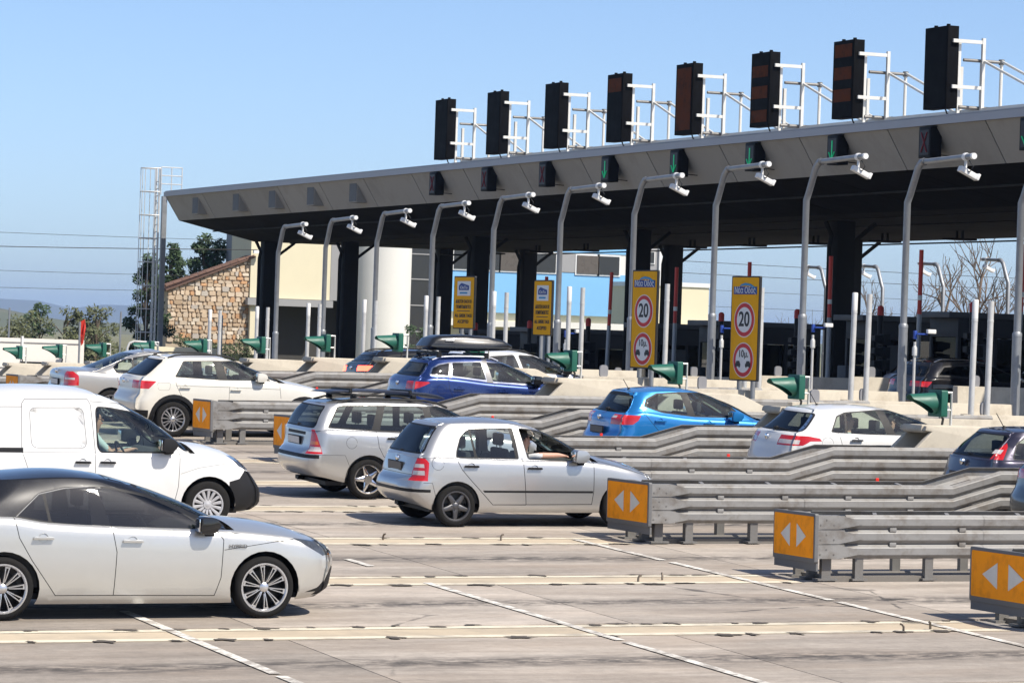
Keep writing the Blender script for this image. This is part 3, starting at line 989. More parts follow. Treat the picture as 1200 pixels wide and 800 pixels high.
names_b = {4: 'beside the dark violet grey hatchback', 5: 'in front of the bright blue hatchback', 6: 'behind the bright blue hatchback roof', 7: 'in front of the deep blue crossover', 8: 'behind the deep blue crossover', 9: 'right of the black crossover with lit lamp', 10: 'left of the black crossover with lit lamp', 11: 'above the warm white crossover bonnet', 12: 'behind the warm white crossover', 13: 'behind the saloon car roof', 14: 'behind the saloon car boot', 15: 'left of the saloon car', 16: 'at the left picture edge'}
# green signals with deep visors
def signal_proto():
    root = empty('traffic_signal', (0, 0, 0))
    MB().prism(rpoly([(-.21, -.205), (.21, -.205), (.21, .205), (-.21, .205)], .03), 'x', -.02, .09).build('housing', MAT['sig_green'], root, bevel=.012)
    n = 28
    vs = []; fs = []
    for k in range(n):
        a = 2 * math.pi * k / n
        up = .5 + .5 * math.sin(a)
        ln = .05 + .40 * min(1, up * 1.35)**1.5
        for (rr, ll) in ((.165, 0), (.165 - .03 * ln / .4, ln), (.157 - .03 * ln / .4, ln), (.157, 0)):
            vs.append((-.02 - ll, rr * math.cos(a), rr * math.sin(a)))
    for k in range(n):
        k2 = (k + 1) % n
        for j in range(3): fs.append((k * 4 + j, k2 * 4 + j, k2 * 4 + j + 1, k * 4 + j + 1))
    MB().add(vs, fs).build('visor', MAT['sig_green'], root, smooth=True)
    MB().lathe([(.001, -.05), (.09, -.045), (.15, -.02)], (0, 0, 0), 'x', 20).build('lens', M('unlit green lens', (.004, .03, .02), .1, var=.1), root, smooth=True)
    MB().tube([(.09, -.05, .17), (.24, -.05, .17), (.24, -.05, -.36)], .022, 8).tube([(.24, -.05, -.10), (.09, -.05, -.10)], .018, 8).build('bracket', MAT['white_post'], root, smooth=True)
    MB().tube([(.09, .03, -.15), (.15, .03, -.24), (.13, .03, -.36)], .02, 6).build('cable', MAT['cable'], root, smooth=True)
    return root
sg = signal_proto()
order = lambda i, n0: ORD[i - n0 + 1]
for i in range(4, 17):
    y = YI(i)
    b = blk if i == 4 else copy_tree(blk)
    b.location = (25.30, y, G(y, 26))
    tag(b, 'cream hollow concrete block ' + names_b[i], 'concrete block', 'concrete blocks on the islands')
    s = sg if i == 4 else copy_tree(sg)
    s.location = (26.0, y, G(y, 26) + 1.65)
    tag(s, 'green traffic signal with deep visor, %s from the right in its row' % order(i, 4), 'traffic signal', 'green signals on the concrete blocks')

# jersey walls behind the blocks
def jersey(L, h, w=.46):
    pr = [(-w / 2, 0), (-w / 2, .10), (-.14, .34), (-.10, h), (.10, h), (.14, .34), (w / 2, .10), (w / 2, 0)]
    return MB().prism(pr, 'x', 0, L).mesh('jersey_barrier', MAT['cream'], bevel=.015)
jm = [jersey(3.5, 1.08), jersey(3.9, .90), jersey(4.1, 1.02)]
stub_me = MB().prism(rpoly([(-.09, 0), (.09, 0), (.09, .26), (-.09, .26)], .08), 'y', -.03, .03).mesh('grey_reflector', M('grey plastic', (.25, .25, .26), .6))
for i in range(4, 17):
    y = YI(i)
    for k, (x, me, h) in enumerate(((28.35, jm[0], 1.08), (31.95, jm[1], .90), (37.2, jm[2], 1.02))):
        o = inst('jersey_barrier', me, None, (x, y + (.0, .05, -.05)[k], G(y, x) + .085))
        tag(o, 'cream concrete barrier wall, %s piece on %s island from the right' % (('first', 'middle', 'last')[k], order(i, 4)), 'concrete barrier', 'concrete barrier walls on the islands')
        r_ = inst('grey_reflector', stub_me, o, (.5, 0, h - .02))

# slim white lane posts in pairs
pm_ = MB().tube([(0, 0, 0), (0, 0, 3.02)], .056, 14).lathe([(.058, 2.62), (.060, 2.63), (.060, 2.66), (.058, 2.67)], (0, 0, 0), 'z', 14).mesh('lane_post', MAT['white_post'], smooth=True)
pcap = MB().lathe([(.058, 0), (.058, .34), (.05, .355), (.001, .36)], (0, 0, 2.68), 'z', 14).mesh('top_sleeve', M('bright sleeve', (.72, .71, .68), .45, var=.06), smooth=True)
for i in range(6, 17):
    for k, dx in enumerate((0, .34)):
        y = YI(i)
        o = inst('lane_post', pm_, None, (32.12 + dx, y + .0, G(y, 32) + .09))
        o.rotation_euler = (random.uniform(-.006, .006), .012 * (1 if i < 8 else .2), 0)
        tag(o, '%s post of the white lane post pair, %s pair from the right' % (('left', 'right')[k], order(i, 6)), 'post', 'white lane posts')
        if k == 0: inst('top_sleeve', pcap, o)

# bent poles with hanging cameras
def pole_proto(h, reach, sgn):
    root = empty('camera_pole', (0, 0, 0))
    MB().tube([(0, 0, 0), (0, 0, 2.6)], .098, 16).tube([(0, 0, 2.6), (0, 0, h - .85), (0, sgn * .10, h - .70), (0, sgn * .42, h - .12), (0, sgn * .58, h), (0, sgn * .72, h + .01)], .075, 16).lathe([(.102, 2.58), (.102, 2.64), (.075, 2.68)], (0, 0, 0), 'z', 16).build('pole', MAT['pole'], root, smooth=True)
    MB().box((0, 0, .02), (.38, .38, .04)).build('base_plate', MAT['galv_dark'], root)
    arm = MB().tube([(0, sgn * .64, h + .005), (0, sgn * (reach), h + .05)], .062, 14).build('arm', MAT['pole'], root, smooth=True)
    MB().lathe([(.082, -.04), (.082, .04)], (0, 0, 0), 'y', 14).build('flange', MAT['galv'], arm, smooth=True).location = (0, sgn * .70, h + .008)
    MB().lathe([(.001, .05 * sgn), (.066, .05 * sgn), (.066, -.03 * sgn)], (0, 0, 0), 'y', 14).build('end_cap', MAT['cam_white'], arm, smooth=True).location = (0, sgn * reach, h + .05)
    MB().lathe([(.07, -.07), (.085, -.04), (.085, .04), (.07, .07)], (0, 0, 0), 'y', 14).build('clamp', MAT['cam_white'], arm, smooth=True).location = (0, sgn * (reach - .30), h + .045)
    c = empty('c', (0, 0, 0))
    cm = MB().box((.05, 0, 0), (.46, .16, .12)).build('camera', MAT['cam_white'], root, bevel=.02)
    cm.location = (.02, sgn * (reach - .30), h - .27)
    cm.rotation_euler = (0, R(24), 0)
    MB().box((.27, 0, .015), (.06, .19, .14)).build('sun_hood', MAT['cam_white'], cm, bevel=.01)
    MB().lathe([(.001, .293), (.045, .293), (.05, .28)], (0, 0, 0), 'x', 12).build('camera_lens', MAT['gloss_black'], cm)
    MB().tube([(0, sgn * (reach - .30), h - .04), (0, sgn * (reach - .30), h - .24)], .03, 8).build('camera_neck', MAT['cam_white'], root, smooth=True)
    MB().tube([(.0, sgn * (reach - .16), h - .03), (.08, sgn * (reach - .12), h - .16), (.06, sgn * (reach - .2), h - .26), (-.10, sgn * (reach - .3), h - .26)], .012, 6).build('cable', MAT['cable'], root, smooth=True)
    bpy.data.objects.remove(c)
    return root
pp = pole_proto(6.14, 2.75, -1)
for i in range(7, 18):
    y = YI(i)
    p_ = pp if i == 7 else copy_tree(pp)
    zt = 4.55 if i < 9 else None
    p_.location = (35.9, y, G(y, 36) - (.10 if i > 9 else .25 if i < 9 else .17))
    tag(p_, 'grey bent camera pole with white camera, %s from the right before the canopy' % order(i, 7), 'camera pole', 'camera poles before the canopy')
pq = pole_proto(6.1, 1.9, 1)
for k, i in enumerate((17, 18, 19, 20)):
    p_ = pq if k == 0 else copy_tree(pq)
    p_.location = (64., YI(i) + .3, G(YI(i), 37) - .05)
    tag(p_, 'grey bent camera pole beyond the canopy with arm to the left, %s from the right' % ORD[k + 1], 'camera pole', 'camera poles beyond the canopy')

# small sensor posts beside the poles
m_bl = M('blue clamp', (.01, .05, .30), .5)
def sensor_proto():
    root = empty('sensor_post', (0, 0, 0))
    MB().tube([(0, 0, 0), (0, 0, 1.75)], .03, 10).build('post', MAT['white_post'], root, smooth=True)
    MB().lathe([(.055, 1.45), (.055, 1.62), (.03, 1.66)], (0, 0, 0), 'z', 12).build('collar', MAT['white_post'], root, smooth=True)
    MB().box((.0, 0, 1.90), (.07, .07, .18)).box((.14, -.07, 1.92), (.26, .035, .035)).build('clamp', m_bl, root, bevel=.01)
    MB().box((.33, -.11, 1.98), (.20, .10, .09)).build('sensor', MAT['cam_white'], root, bevel=.015)
    return root
sn = sensor_proto()
for i in range(6, 13):
    y = YI(i) - .35
    o = sn if i == 6 else copy_tree(sn)
    o.location = (36.0, y, G(y, 36) + .3)
    tag(o, 'thin white post with blue clamp and sensor, %s from the right' % order(i, 6), 'sensor post', 'sensor posts on the islands')

# raised red and grey barrier arms, beacons
def arm_proto():
    root = empty('barrier_arm', (0, 0, 0))
    MB().box((0, 0, .5), (.34, .34, 1.0)).build('cabinet', M('barrier cabinet', (.32, .05, .03), .5), root, bevel=.02)
    MB().tube([(0, -.22, .7), (0, -.22, 2.65)], .06, 10).build('lower_tube', MAT['pole'], root, smooth=True)
    MB().tube([(0, -.22, 2.65), (0, -.22, 4.25)], .055, 10).build('red_tube', MAT['red_paint'], root, smooth=True)
    MB().lathe([(.058, 3.0), (.058, 3.12)], (0, -.22, 0), 'z', 10).build('white_band', MAT['arrow'], root, smooth=True)
    return root
ap = arm_proto()
for i in range(9, 16):
    o = ap if i == 9 else copy_tree(ap)
    y = YI(i)
    o.location = (41.6, y + .25, G(y, 37) + .09)
    o.rotation_euler = (0, random.uniform(-.008, .03), 0)
    tag(o, 'raised red topped barrier arm, %s from the right' % order(i, 9), 'barrier arm', 'raised barrier arms')
def beacon_proto():
    root = empty('beacon_post', (0, 0, 0))
    MB().tube([(0, 0, 0), (0, 0, 2.75)], .075, 10).build('post', MAT['black_plastic'], root, smooth=True)
    MB().lathe([(.085, 2.75), (.085, 2.95), (.05, 3.0), (.001, 3.01)], (0, 0, 0), 'z', 12).build('beacon', MAT['red_paint'], root, smooth=True)
    for k in range(3): MB().box((.0, -.26, 1.45 + .33 * k), (.22, .28, .30)).build('lamp_box', MAT['black_plastic'], root, bevel=.02)
    for k in range(3): MB().prism([(-.11, 1.33 + .33 * k), (-.34, 1.42 + .33 * k), (-.34, 1.56 + .33 * k), (-.11, 1.58 + .33 * k)], 'y', -.36, -.16).build('hood', MAT['black_plastic'], root)
    return root
bc = beacon_proto()
for i in range(9, 18):
    o = bc if i == 9 else copy_tree(bc)
    y = YI(i)
    o.location = (42.9, y - .35, G(y, 37) + .09)
    tag(o, 'dark post with red beacon and stacked signal boxes, %s from the right' % order(i, 9), 'beacon post', 'beacon posts before the booths')
# ------------------------------------------------------------------ lettering
def text(name, body, size, mat, parent, cx, cz, x=-.03, width=None, shear=0., bold=0., spacing=1.):
    cu = bpy.data.curves.new('t', 'FONT')
    cu.body = body
    cu.size = size
    cu.align_x = 'CENTER'; cu.align_y = 'CENTER'
    cu.shear = shear
    cu.space_character = spacing
    cu.offset = bold
    cu.extrude = .002
    o = bpy.data.objects.new('t', cu)
    COL.objects.link(o)
    dg = bpy.context.evaluated_depsgraph_get()
    me = bpy.data.meshes.new_from_object(o.evaluated_get(dg))
    bpy.data.objects.remove(o)
    xs = [v.co.x for v in me.vertices] or [0]
    w = max(xs) - min(xs)
    k = (width / w) if width and w > 0 else 1.
    for v in me.vertices: v.co = (x - v.co.z, cx - v.co.x * k, cz + v.co.y)
    me.materials.clear()
    me.materials.append(mat)
    return inst(name, me, parent)

# ------------------------------------------------------------------ yellow signs
MAT['sign_yellow'] = M('sign yellow', (.86, .41, .005), .6, var=.08, scale=3, dirt=(.6, .28, .01, .4), dsc=3, spec=.15)
MAT['sign_white'] = M('sign white', (.74, .74, .73), .5, var=.05)
MAT['sign_red'] = M('sign red', (.55, .015, .02), .5, var=.08)
MAT['sign_black'] = M('sign black', (.012, .012, .012), .5, var=.05)
MAT['sign_blue'] = M('sign blue', (.012, .05, .24), .5, var=.06)
MAT['sign_cyan'] = M('sign swoosh blue', (.03, .26, .50), .5, var=.06)
def panel(root, w, h, zc):
    MB().prism(rpoly([(-w / 2, zc - h / 2), (w / 2, zc - h / 2), (w / 2, zc + h / 2), (-w / 2, zc + h / 2)], .03), 'x', -.02, .03).build('frame', MAT['sign_black'], root)
    MB().prism(rpoly([(-w / 2 + .028, zc - h / 2 + .028), (w / 2 - .028, zc - h / 2 + .028), (w / 2 - .028, zc + h / 2 - .028), (-w / 2 + .028, zc + h / 2 - .028)], .03), 'x', -.0245, -.018).build('panel', MAT['sign_yellow'], root)
def disc(root, zc, r):
    rg = MB().lathe([(.001, -.028), (r, -.028), (r, -.022)], (0, 0, zc), 'x', 40).build('white_rim', MAT['sign_white'], root)
    MB().lathe([(.001, -.0305), (r * .95, -.0305), (r * .95, -.022)], (0, 0, zc), 'x', 40).build('red_ring', MAT['sign_red'], root)
    MB().lathe([(.001, -.033), (r * .72, -.033), (r * .72, -.022)], (0, 0, zc), 'x', 40).build('white_field', MAT['sign_white'], root)
def little_car(root, y, zc, s, k):
    P = [(-.10, -.055), (.10, -.055), (.105, .0), (.075, .02), (.05, .075), (-.06, .075), (-.09, .02), (-.105, .0)]
    mb = MB().prism([(y + a * k, zc + b * k) for a, b in P], 'x', -.037, -.033)
    for a in (-.065, .065): mb.lathe([(.001, -.037), (.024 * k, -.037), (.024 * k, -.033)], (0, y + a * k, zc - .06 * k), 'x', 10)
    mb.build('car_symbol', MAT['sign_black'], root)
def speed_sign():
    root = empty('speed_sign', (0, 0, 0))
    w, h, zc = .95, 2.06, 1.95
    panel(root, w, h, zc)
    zt = zc + h / 2
    MB().prism([(-.39, zt - .36), (.39, zt - .36), (.39, zt - .21), (-.39, zt - .21)], 'x', -.030, -.022).build('logo_box', MAT['sign_blue'], root)
    MB().prism([(.20, zt - .21), (.14, zt - .165), (.0, zt - .135), (-.18, zt - .155), (-.33, zt - .22), (-.40, zt - .33), (-.30, zt - .24), (-.16, zt - .195), (.0, zt - .185), (.12, zt - .195)], 'x', -.033, -.026).build('logo_swoosh', MAT['sign_cyan'], root)
    text('logo_text', 'Νέα Οδός', .17, MAT['sign_white'], root, 0, zt - .285, -.032, .70)
    disc(root, zc + .17, .345)
    text('speed_number', '20', .40, MAT['sign_black'], root, 0, zc + .17, -.0355, .36, bold=.008)
    disc(root, zc - .62, .345)
    text('distance_number', '10μ.', .20, MAT['sign_black'], root, -.01, zc - .50, -.0355, .30, bold=.002)
    little_car(root, .17, zc - .70, 1, .85); little_car(root, -.17, zc - .70, 1, .85)
    for y in (-.22, .24): MB().tube([(.07, y, -.25), (.07, y, zc + h / 2 - .1)], .05, 12).build('post', MAT['pole'], root, smooth=True)
    return root
def tag_sign():
    root = empty('notice_sign', (0, 0, 0))
    w, h, zc = .98, 1.24, 2.78
    panel(root, w, h, zc)
    zt = zc + h / 2
    MB().prism([(-.31, zt - .46), (.31, zt - .46), (.31, zt - .12), (-.31, zt - .12)], 'x', -.030, -.022).build('logo_box', MAT['sign_white'], root)
    MB().prism(rpoly([(-.24, zt - .33), (.24, zt - .33), (.24, zt - .22), (.12, zt - .16), (-.05, zt - .19), (-.24, zt - .22)], .03), 'x', -.033, -.026).build('logo_mark', MAT['sign_blue'], root)
    text('logo_text', 'OnTo', .10, MAT['sign_white'], root, 0, zt - .27, -.035, .34)
    MB().prism([(-.17, zt - .415), (.19, zt - .415), (.19, zt - .375), (-.17, zt - .375)], 'x', -.033, -.026).build('logo_line', MAT['sign_cyan'], root)
    for k, (tx, z) in enumerate((('ΔΕΚΤΟΙ ΟΛΟΙ ΟΙ', .60), ('ΠΟΜΠΟΔΕΚΤΕΣ', .725), ('ALL GREEK TAGS', .93), ('ACCEPTED', 1.07))):
        text('sign_text', tx, .105, MAT['sign_black'], root, 0, zt - z, -.029, (.74, .70, .80, .52)[k], bold=.002)
    MB().prism([(-.30, zt - .825), (.30, zt - .825), (.30, zt - .81), (-.30, zt - .81)], 'x', -.029, -.024).build('rule', MAT['sign_black'], root)
    for y in (-.2, .2): MB().tube([(.07, y, 0), (.07, y, zc + .5)], .042, 10).build('post', MAT['pole'], root, smooth=True)
    return root
ss = speed_sign(); s2 = copy_tree(ss)
for o, i, dz, lb in ((ss, 7, .0, 'tall yellow speed limit 20 sign nearest the right'), (s2, 8, .0, 'tall yellow speed limit 20 sign left of the raised red arm')):
    o.location = (29.75, YI(i), (3.235 if i == 7 else 3.385) - 2.98)
    o.rotation_euler = (0, 0, R(9))
    tag(o, lb, 'road sign', 'tall yellow speed signs')
n1 = tag_sign(); n2 = copy_tree(n1)
for o, i, lb, sx in ((n1, 10, 'wide yellow notice sign above the black roof box', 1.0), (n2, 9, 'narrow yellow notice sign right of the black roof box', .80)):
    o.location = (29.45, YI(i), (3.295 if i == 10 else 3.185) - 3.40)
    o.rotation_euler = (0, 0, R(8))
    o.scale = (1, sx, 1)
    tag(o, lb, 'road sign', 'yellow notice signs')

# ------------------------------------------------------------------ the canopy
MAT['fascia'] = M('fascia panel', (.30, .285, .255), .75, var=.10, scale=.9, rnd=.07, dirt=(.20, .185, .16, .45), dsc=.8, streak=(1, 2.2, .5))
MAT['soffit'] = M('soffit', (.011, .0095, .0085), .9, var=.2, scale=.5, spec=.1)  # near-black base; the deep shade below the canopy is put into it
MAT['roof_metal'] = M('roof flashing', (.36, .36, .38), .5, .25, var=.08)
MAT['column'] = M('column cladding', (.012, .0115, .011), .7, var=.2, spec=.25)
can = tag(empty('toll_canopy', (50, 85, 0)), 'long grey toll plaza canopy with slanted panelled fascia over all lanes', 'canopy')
can.location = (0, 0, 0)
Y0c, Y1c = YI(2), 136.6
edges = [YI(i) for i in range(2, 24)]
edges[-1] = Y1c
for a, b in zip(edges[:-1], edges[1:]):
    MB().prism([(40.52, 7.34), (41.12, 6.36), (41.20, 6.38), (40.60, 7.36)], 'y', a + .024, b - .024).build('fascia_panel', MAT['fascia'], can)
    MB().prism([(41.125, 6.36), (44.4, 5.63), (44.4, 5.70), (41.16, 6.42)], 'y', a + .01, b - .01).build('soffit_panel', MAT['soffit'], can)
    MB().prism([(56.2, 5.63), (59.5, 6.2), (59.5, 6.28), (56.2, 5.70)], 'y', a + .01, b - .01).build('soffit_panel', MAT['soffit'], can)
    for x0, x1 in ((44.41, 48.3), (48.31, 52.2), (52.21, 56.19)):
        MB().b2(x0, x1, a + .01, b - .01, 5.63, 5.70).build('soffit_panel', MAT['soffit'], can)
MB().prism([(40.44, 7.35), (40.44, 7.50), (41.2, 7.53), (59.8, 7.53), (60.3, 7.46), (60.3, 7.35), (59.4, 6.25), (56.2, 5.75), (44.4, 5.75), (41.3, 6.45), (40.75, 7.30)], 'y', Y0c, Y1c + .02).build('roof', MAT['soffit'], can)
MB().b2(40.46, 60.2, Y0c, Y1c, 7.532, 7.56).build('roof_sheet', MAT['roof_metal'], can)
MB().prism([(60.28, 7.34), (59.48, 6.22), (59.56, 6.2), (60.36, 7.32)], 'y', Y0c, Y1c).build('back_fascia', MAT['fascia'], can)
MB().prism([(40.50, 7.34), (41.12, 6.36), (44.4, 5.63), (56.2, 5.63), (59.5, 6.2), (60.34, 7.34)], 'y', Y1c + .02, Y1c + .07).build('end_panel', MAT['fascia'], can)
MB().b2(40.415, 40.44, Y0c, Y1c + .05, 7.33, 7.52).build('front_flashing', MAT['roof_metal'], can)
rv = random.Random(3)
cols = [(46.9, YI(i)) for i in (10, 13, 16, 19, 22)] + [(54.8, YI(i)) for i in (13, 16, 19, 22)] + [(44.75, 135.6), (52.6, 135.6)]
for x, y in cols:
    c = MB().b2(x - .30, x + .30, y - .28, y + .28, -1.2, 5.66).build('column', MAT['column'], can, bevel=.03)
    MB().tube([(x - .46, y - .1, -1.2), (x - .46, y - .1, 4.9), (x - .40, y - .1, 5.2), (x - .62, y - .1, 5.62)], .07, 8).build('downpipe', MAT['column'], c, smooth=True)
    MB().bar((x + .32, y, 5.0), (x + 1.1, y, 5.6), .10).build('strut', MAT['column'], c)
for k, i in enumerate(range(8, 23)):
    y = YI(i + .5)
    MB().box((52.3, y, 5.50), (.06, .06, .26)).box((52.3, y + .35, 5.50), (.06, .06, .26)).box((52.3, y + .17, 5.37), (.9, .55, .06)).build('soffit_light', MAT['column'], can)
for x in (42.6, 46.0, 49.0, 57.5):
    MB().bar((x, Y0c, 5.62 if x > 44 else 5.98), (x, Y1c, 5.62 if x > 44 else 5.98), .06, .05).build('soffit_rib', MAT['column'], can)

# lane signals hung on the fascia
MAT['led_off'] = M('dark display glass', (.03, .026, .028), .4, var=.2, scale=12, spec=.2)
MAT['led_green'] = M('green arrow lamps', (.02, .5, .2), .5, emit=(.02, .75, .32), es=.12, var=.1)
MAT['led_red'] = M('dim red lamps', (.16, .015, .02), .5, emit=(.6, .02, .05), es=.015, var=.1)
MAT['sig_black'] = M('black signal case', (.006, .006, .007), .6, var=.15, spec=.2)
def lane_signal(state):
    root = empty('lane_signal', (0, 0, 0))
    w, h = .56, .74
    MB().b2(-.02, .30, -w / 2, w / 2, -h / 2, h / 2).build('case', MAT['sig_black'], root, bevel=.012)
    MB().b2(-.026, -.019, -w / 2 + .06, w / 2 - .06, -h / 2 + .07, h / 2 - .07).build('display', MAT['led_off'], root)
    mt = MAT['led_green'] if state == 'go' else MAT['led_red']
    sy = MB()
    if state == 'go':
        sy.bar((-.032, 0, .24), (-.032, 0, -.22), .045, .012).bar((-.032, -.15, -.05), (-.032, 0, -.25), .045, .012).bar((-.032, .15, -.05), (-.032, 0, -.25), .045, .012)
    else:
        for s in (-1, 1): sy.bar((-.032, -.14 * s, .24), (-.032, .14 * s, -.24), .035, .012)
    sy.build('down_arrow' if state == 'go' else 'cross', mt, root)
    MB().b2(.02, .28, -w / 2 - .05, w / 2 + .05, h / 2 + .0, h / 2 + .02).build('rain_cover', MAT['sig_black'], root)
    for y in (-.15, .15): MB().tube([(.25, y, .1), (.6, y, .15)], .03, 6).build('bracket', MAT['sig_black'], root)
    MB().tube([(.2, -.3, -.30), (.55, -.36, -.32)], .012, 6).build('cable', MAT['sig_black'], root)
    return root
go, no = lane_signal('go'), lane_signal('stop')
ug = ur = False
lan = [(8.56, 'go'), (9.55, 'stop'), (10.55, 'go'), (11.54, 'go'), (12.54, 'go'), (13.54, 'go'), (14.53, 'stop'), (15.53, 'stop'), (16.5, 'stop')]
for k, (l, st) in enumerate(lan):
    src = go if st == 'go' else no
    used = ug if st == 'go' else ur
    o = copy_tree(src) if used else src
    if st == 'go': ug = True
    else: ur = True
    o.location = (40.40, YI(l), 6.92)
    tag(o, ('lit green arrow lane signal' if st == 'go' else 'dark red cross lane signal') + ' on the fascia, %s from the right' % ORD[k + 1], 'lane signal', 'lane signals on the fascia')
def blank_box():
    root = empty('blank_signal_box', (0, 0, 0))
    MB().prism([(-.0, -.36), (-.0, .36), (.55, .36), (.85, -.1), (.6, -.36)], 'y', -.40, .40).build('case', MAT['fascia'], root, bevel=.012)
    MB().b2(-.012, .0, -.36, .36, -.32, .32).build('cover_plate', M('grey cover plate', (.10, .10, .10), .6), root)
    return root
bb = blank_box()
for k, l in enumerate((18.27, 19.24, 20.18, 21.12, 22.25)):
    o = bb if k == 0 else copy_tree(bb)
    o.location = (40.62, YI(l), 6.88)
    tag(o, 'blank grey signal box on the far fascia, %s of five from the right' % ORD[k + 1], 'signal box', 'blank signal boxes on the fascia')

# tall message boards on the roof edge, their frames and the lattice behind
MAT['board'] = M('message board case', (.003, .0032, .004), .7, var=.2, spec=.08)
MAT['board_face'] = M('message board face', (.0015, .0015, .002), .6, var=.2, spec=.06)
MAT['amber_off'] = M('amber led field', (.10, .026, .006), .7, var=.35, spec=.1, scale=4, dirt=(.03, .012, .007, .9), dsc=2.5)
MAT['white_steel'] = M('white painted steel', (.68, .67, .62), .45, .1, var=.07, scale=4, dirt=(.5, .46, .38, .4), dsc=4)
def board(rows):
    root = empty('message_board', (0, 0, 0))
    w, h = 1.12, 1.98
    MB().b2(0, .30, -w / 2, w / 2, 0, h).build('case', MAT['board'], root, bevel=.012)
    MB().b2(-.008, 0, -w / 2 + .04, w / 2 - .04, .04, h - .04).build('face', MAT['board_face'], root)
    for (a, b) in rows: MB().b2(-.014, -.007, -w / 2 + .10, w / 2 - .10, a, b).build('led_field', MAT['amber_off'], root)
    for y in (-.3, .3): MB().box((.15, y, h + .03), (.07, .07, .06)).build('lifting_eye', MAT['board'], root)
    for z in (.52, 1.62):
        MB().bar((.12, -.60, z), (.96, -.60, z), .06, .085).build('arm', MAT['white_steel'], root)
    MB().b2(.92, 1.0, -.64, -.56, -.05, 1.72).build('upright', MAT['white_steel'], root)
    MB().b2(.34, .41, -.50, -.43, -.25, 1.6).build('upright', MAT['white_steel'], root)
    MB().b2(.92, 1.0, .40, .48, -.05, 1.1).build('upright', MAT['white_steel'], root)
    MB().tube([(.16, -.25, .0), (.2, -.28, -.12), (.35, -.3, -.22)], .02, 6).build('cable', MAT['cable'], root, smooth=True)
    return root
fields = {9.55: [], 10.55: [(1.55, 1.88), (.98, 1.30), (.42, .74)], 11.54: [(1.32, 1.62), (.75, 1.08), (.12, .44)], 12.54: [(.12, 1.86)], 13.54: [(1.45, 1.85)], 14.53: [], 15.53: [], 16.5: []}
bl = {9.55: 'plain black message board on the roof, first from the right', 10.55: 'black message board with three dull amber fields, second from the right', 11.54: 'black message board with three dull amber fields, third from the right', 12.54: 'message board with one tall dull amber field, fourth from the right', 13.54: 'plain dark message board on the roof, fifth from the right', 14.53: 'plain black message board on the roof, sixth from the right', 15.53: 'plain black message board on the roof, seventh from the right', 16.5: 'plain black message board at the left end of the roof row'}
for l, rows in fields.items():
    o = board(rows)
    o.location = (40.62, YI(l), 7.74)
    tag(o, bl[l], 'message board', 'message boards on the canopy roof')
tr = tag(empty('lattice_truss', (0, 0, 0)), 'white tubular lattice linking the message boards along the roof', 'truss')
la = [8.55, 9.55, 10.55, 11.54, 12.54, 13.54, 14.53, 15.53, 16.5]
Ya, Yb = YI(8.0), YI(16.6)
for x, z in ((41.60, 7.74), (42.15, 7.74)): MB().bar((x, Ya, z), (x, Yb, z), .085).build('chord', MAT['white_steel'], tr)
for l in la:
    y = YI(l)
    for x in (41.60, 42.15):
        MB().tube([(x, y - .5, 7.5), (x, y - .5, 8.95)], .042, 8).build('upright', MAT['white_steel'], tr, smooth=True)
        MB().tube([(x, y - .5, 8.95), (x, y - 4.0, 7.76)], .036, 8).build('diagonal', MAT['white_steel'], tr, smooth=True)
    MB().tube([(41.1, y - .5, 8.92), (42.2, y - .5, 8.92)], .04, 8).build('cross_tube', MAT['galv_dark'], tr, smooth=True)
    MB().tube([(41.0, y - .5, 7.78), (42.2, y - .5, 7.78)], .045, 8).build('cross_tube', MAT['galv_dark'], tr, smooth=True)
    MB().lathe([(.07, 8.86), (.075, 8.92), (.07, 8.99)], (42.15, y - .5, 0), 'z', 10).build('clamp', MAT['galv_dark'], tr)

# caged ladder at the far end
ld = tag(empty('caged_ladder', (40.2, 138.0, 0)), 'tall galvanised ladder with safety cage at the far end of the canopy', 'ladder')
for s in (-1, 1): MB().tube([(.35, s * .22, -1.1), (.35, s * .22, 8.6)], .045, 8).build('rail', MAT['white_post'], ld, smooth=True)
for k in range(30): MB().tube([(.35, -.22, -.7 + k * .3), (.35, .22, -.7 + k * .3)], .016, 6).build('rung', MAT['pole'], ld)
hoop = lambda z: [(.35 - .75 * math.sin(math.pi * t / 10), .36 * math.cos(math.pi * t / 10) * 1., z) for t in range(11)]
for k in range(9): MB().tube(hoop(.7 + k * .98), .022, 6).build('hoop', MAT['white_post'], ld, smooth=True)
for t in (1, 3, 5, 7, 9):
    a = math.pi * t / 10
    MB().tube([(.35 - .75 * math.sin(a), .36 * math.cos(a), .7), (.35 - .75 * math.sin(a), .36 * math.cos(a), 8.55)], .016, 6).build('cage_bar', MAT['white_post'], ld)
for z in (7.9, 8.25, 8.6): MB().tube([(.4, -.3, z), (1.3, -.3, z)], .022, 6).build('guard_rail', MAT['white_post'], ld)
for x in (.4, .85, 1.3): MB().tube([(x, -.3, 7.45), (x, -.3, 8.6)], .022, 6).build('guard_post', MAT['white_post'], ld)
MB().b2(.55, .75, -.1, .1, -1.1, 7.4).build('mast', MAT['pole'], ld)

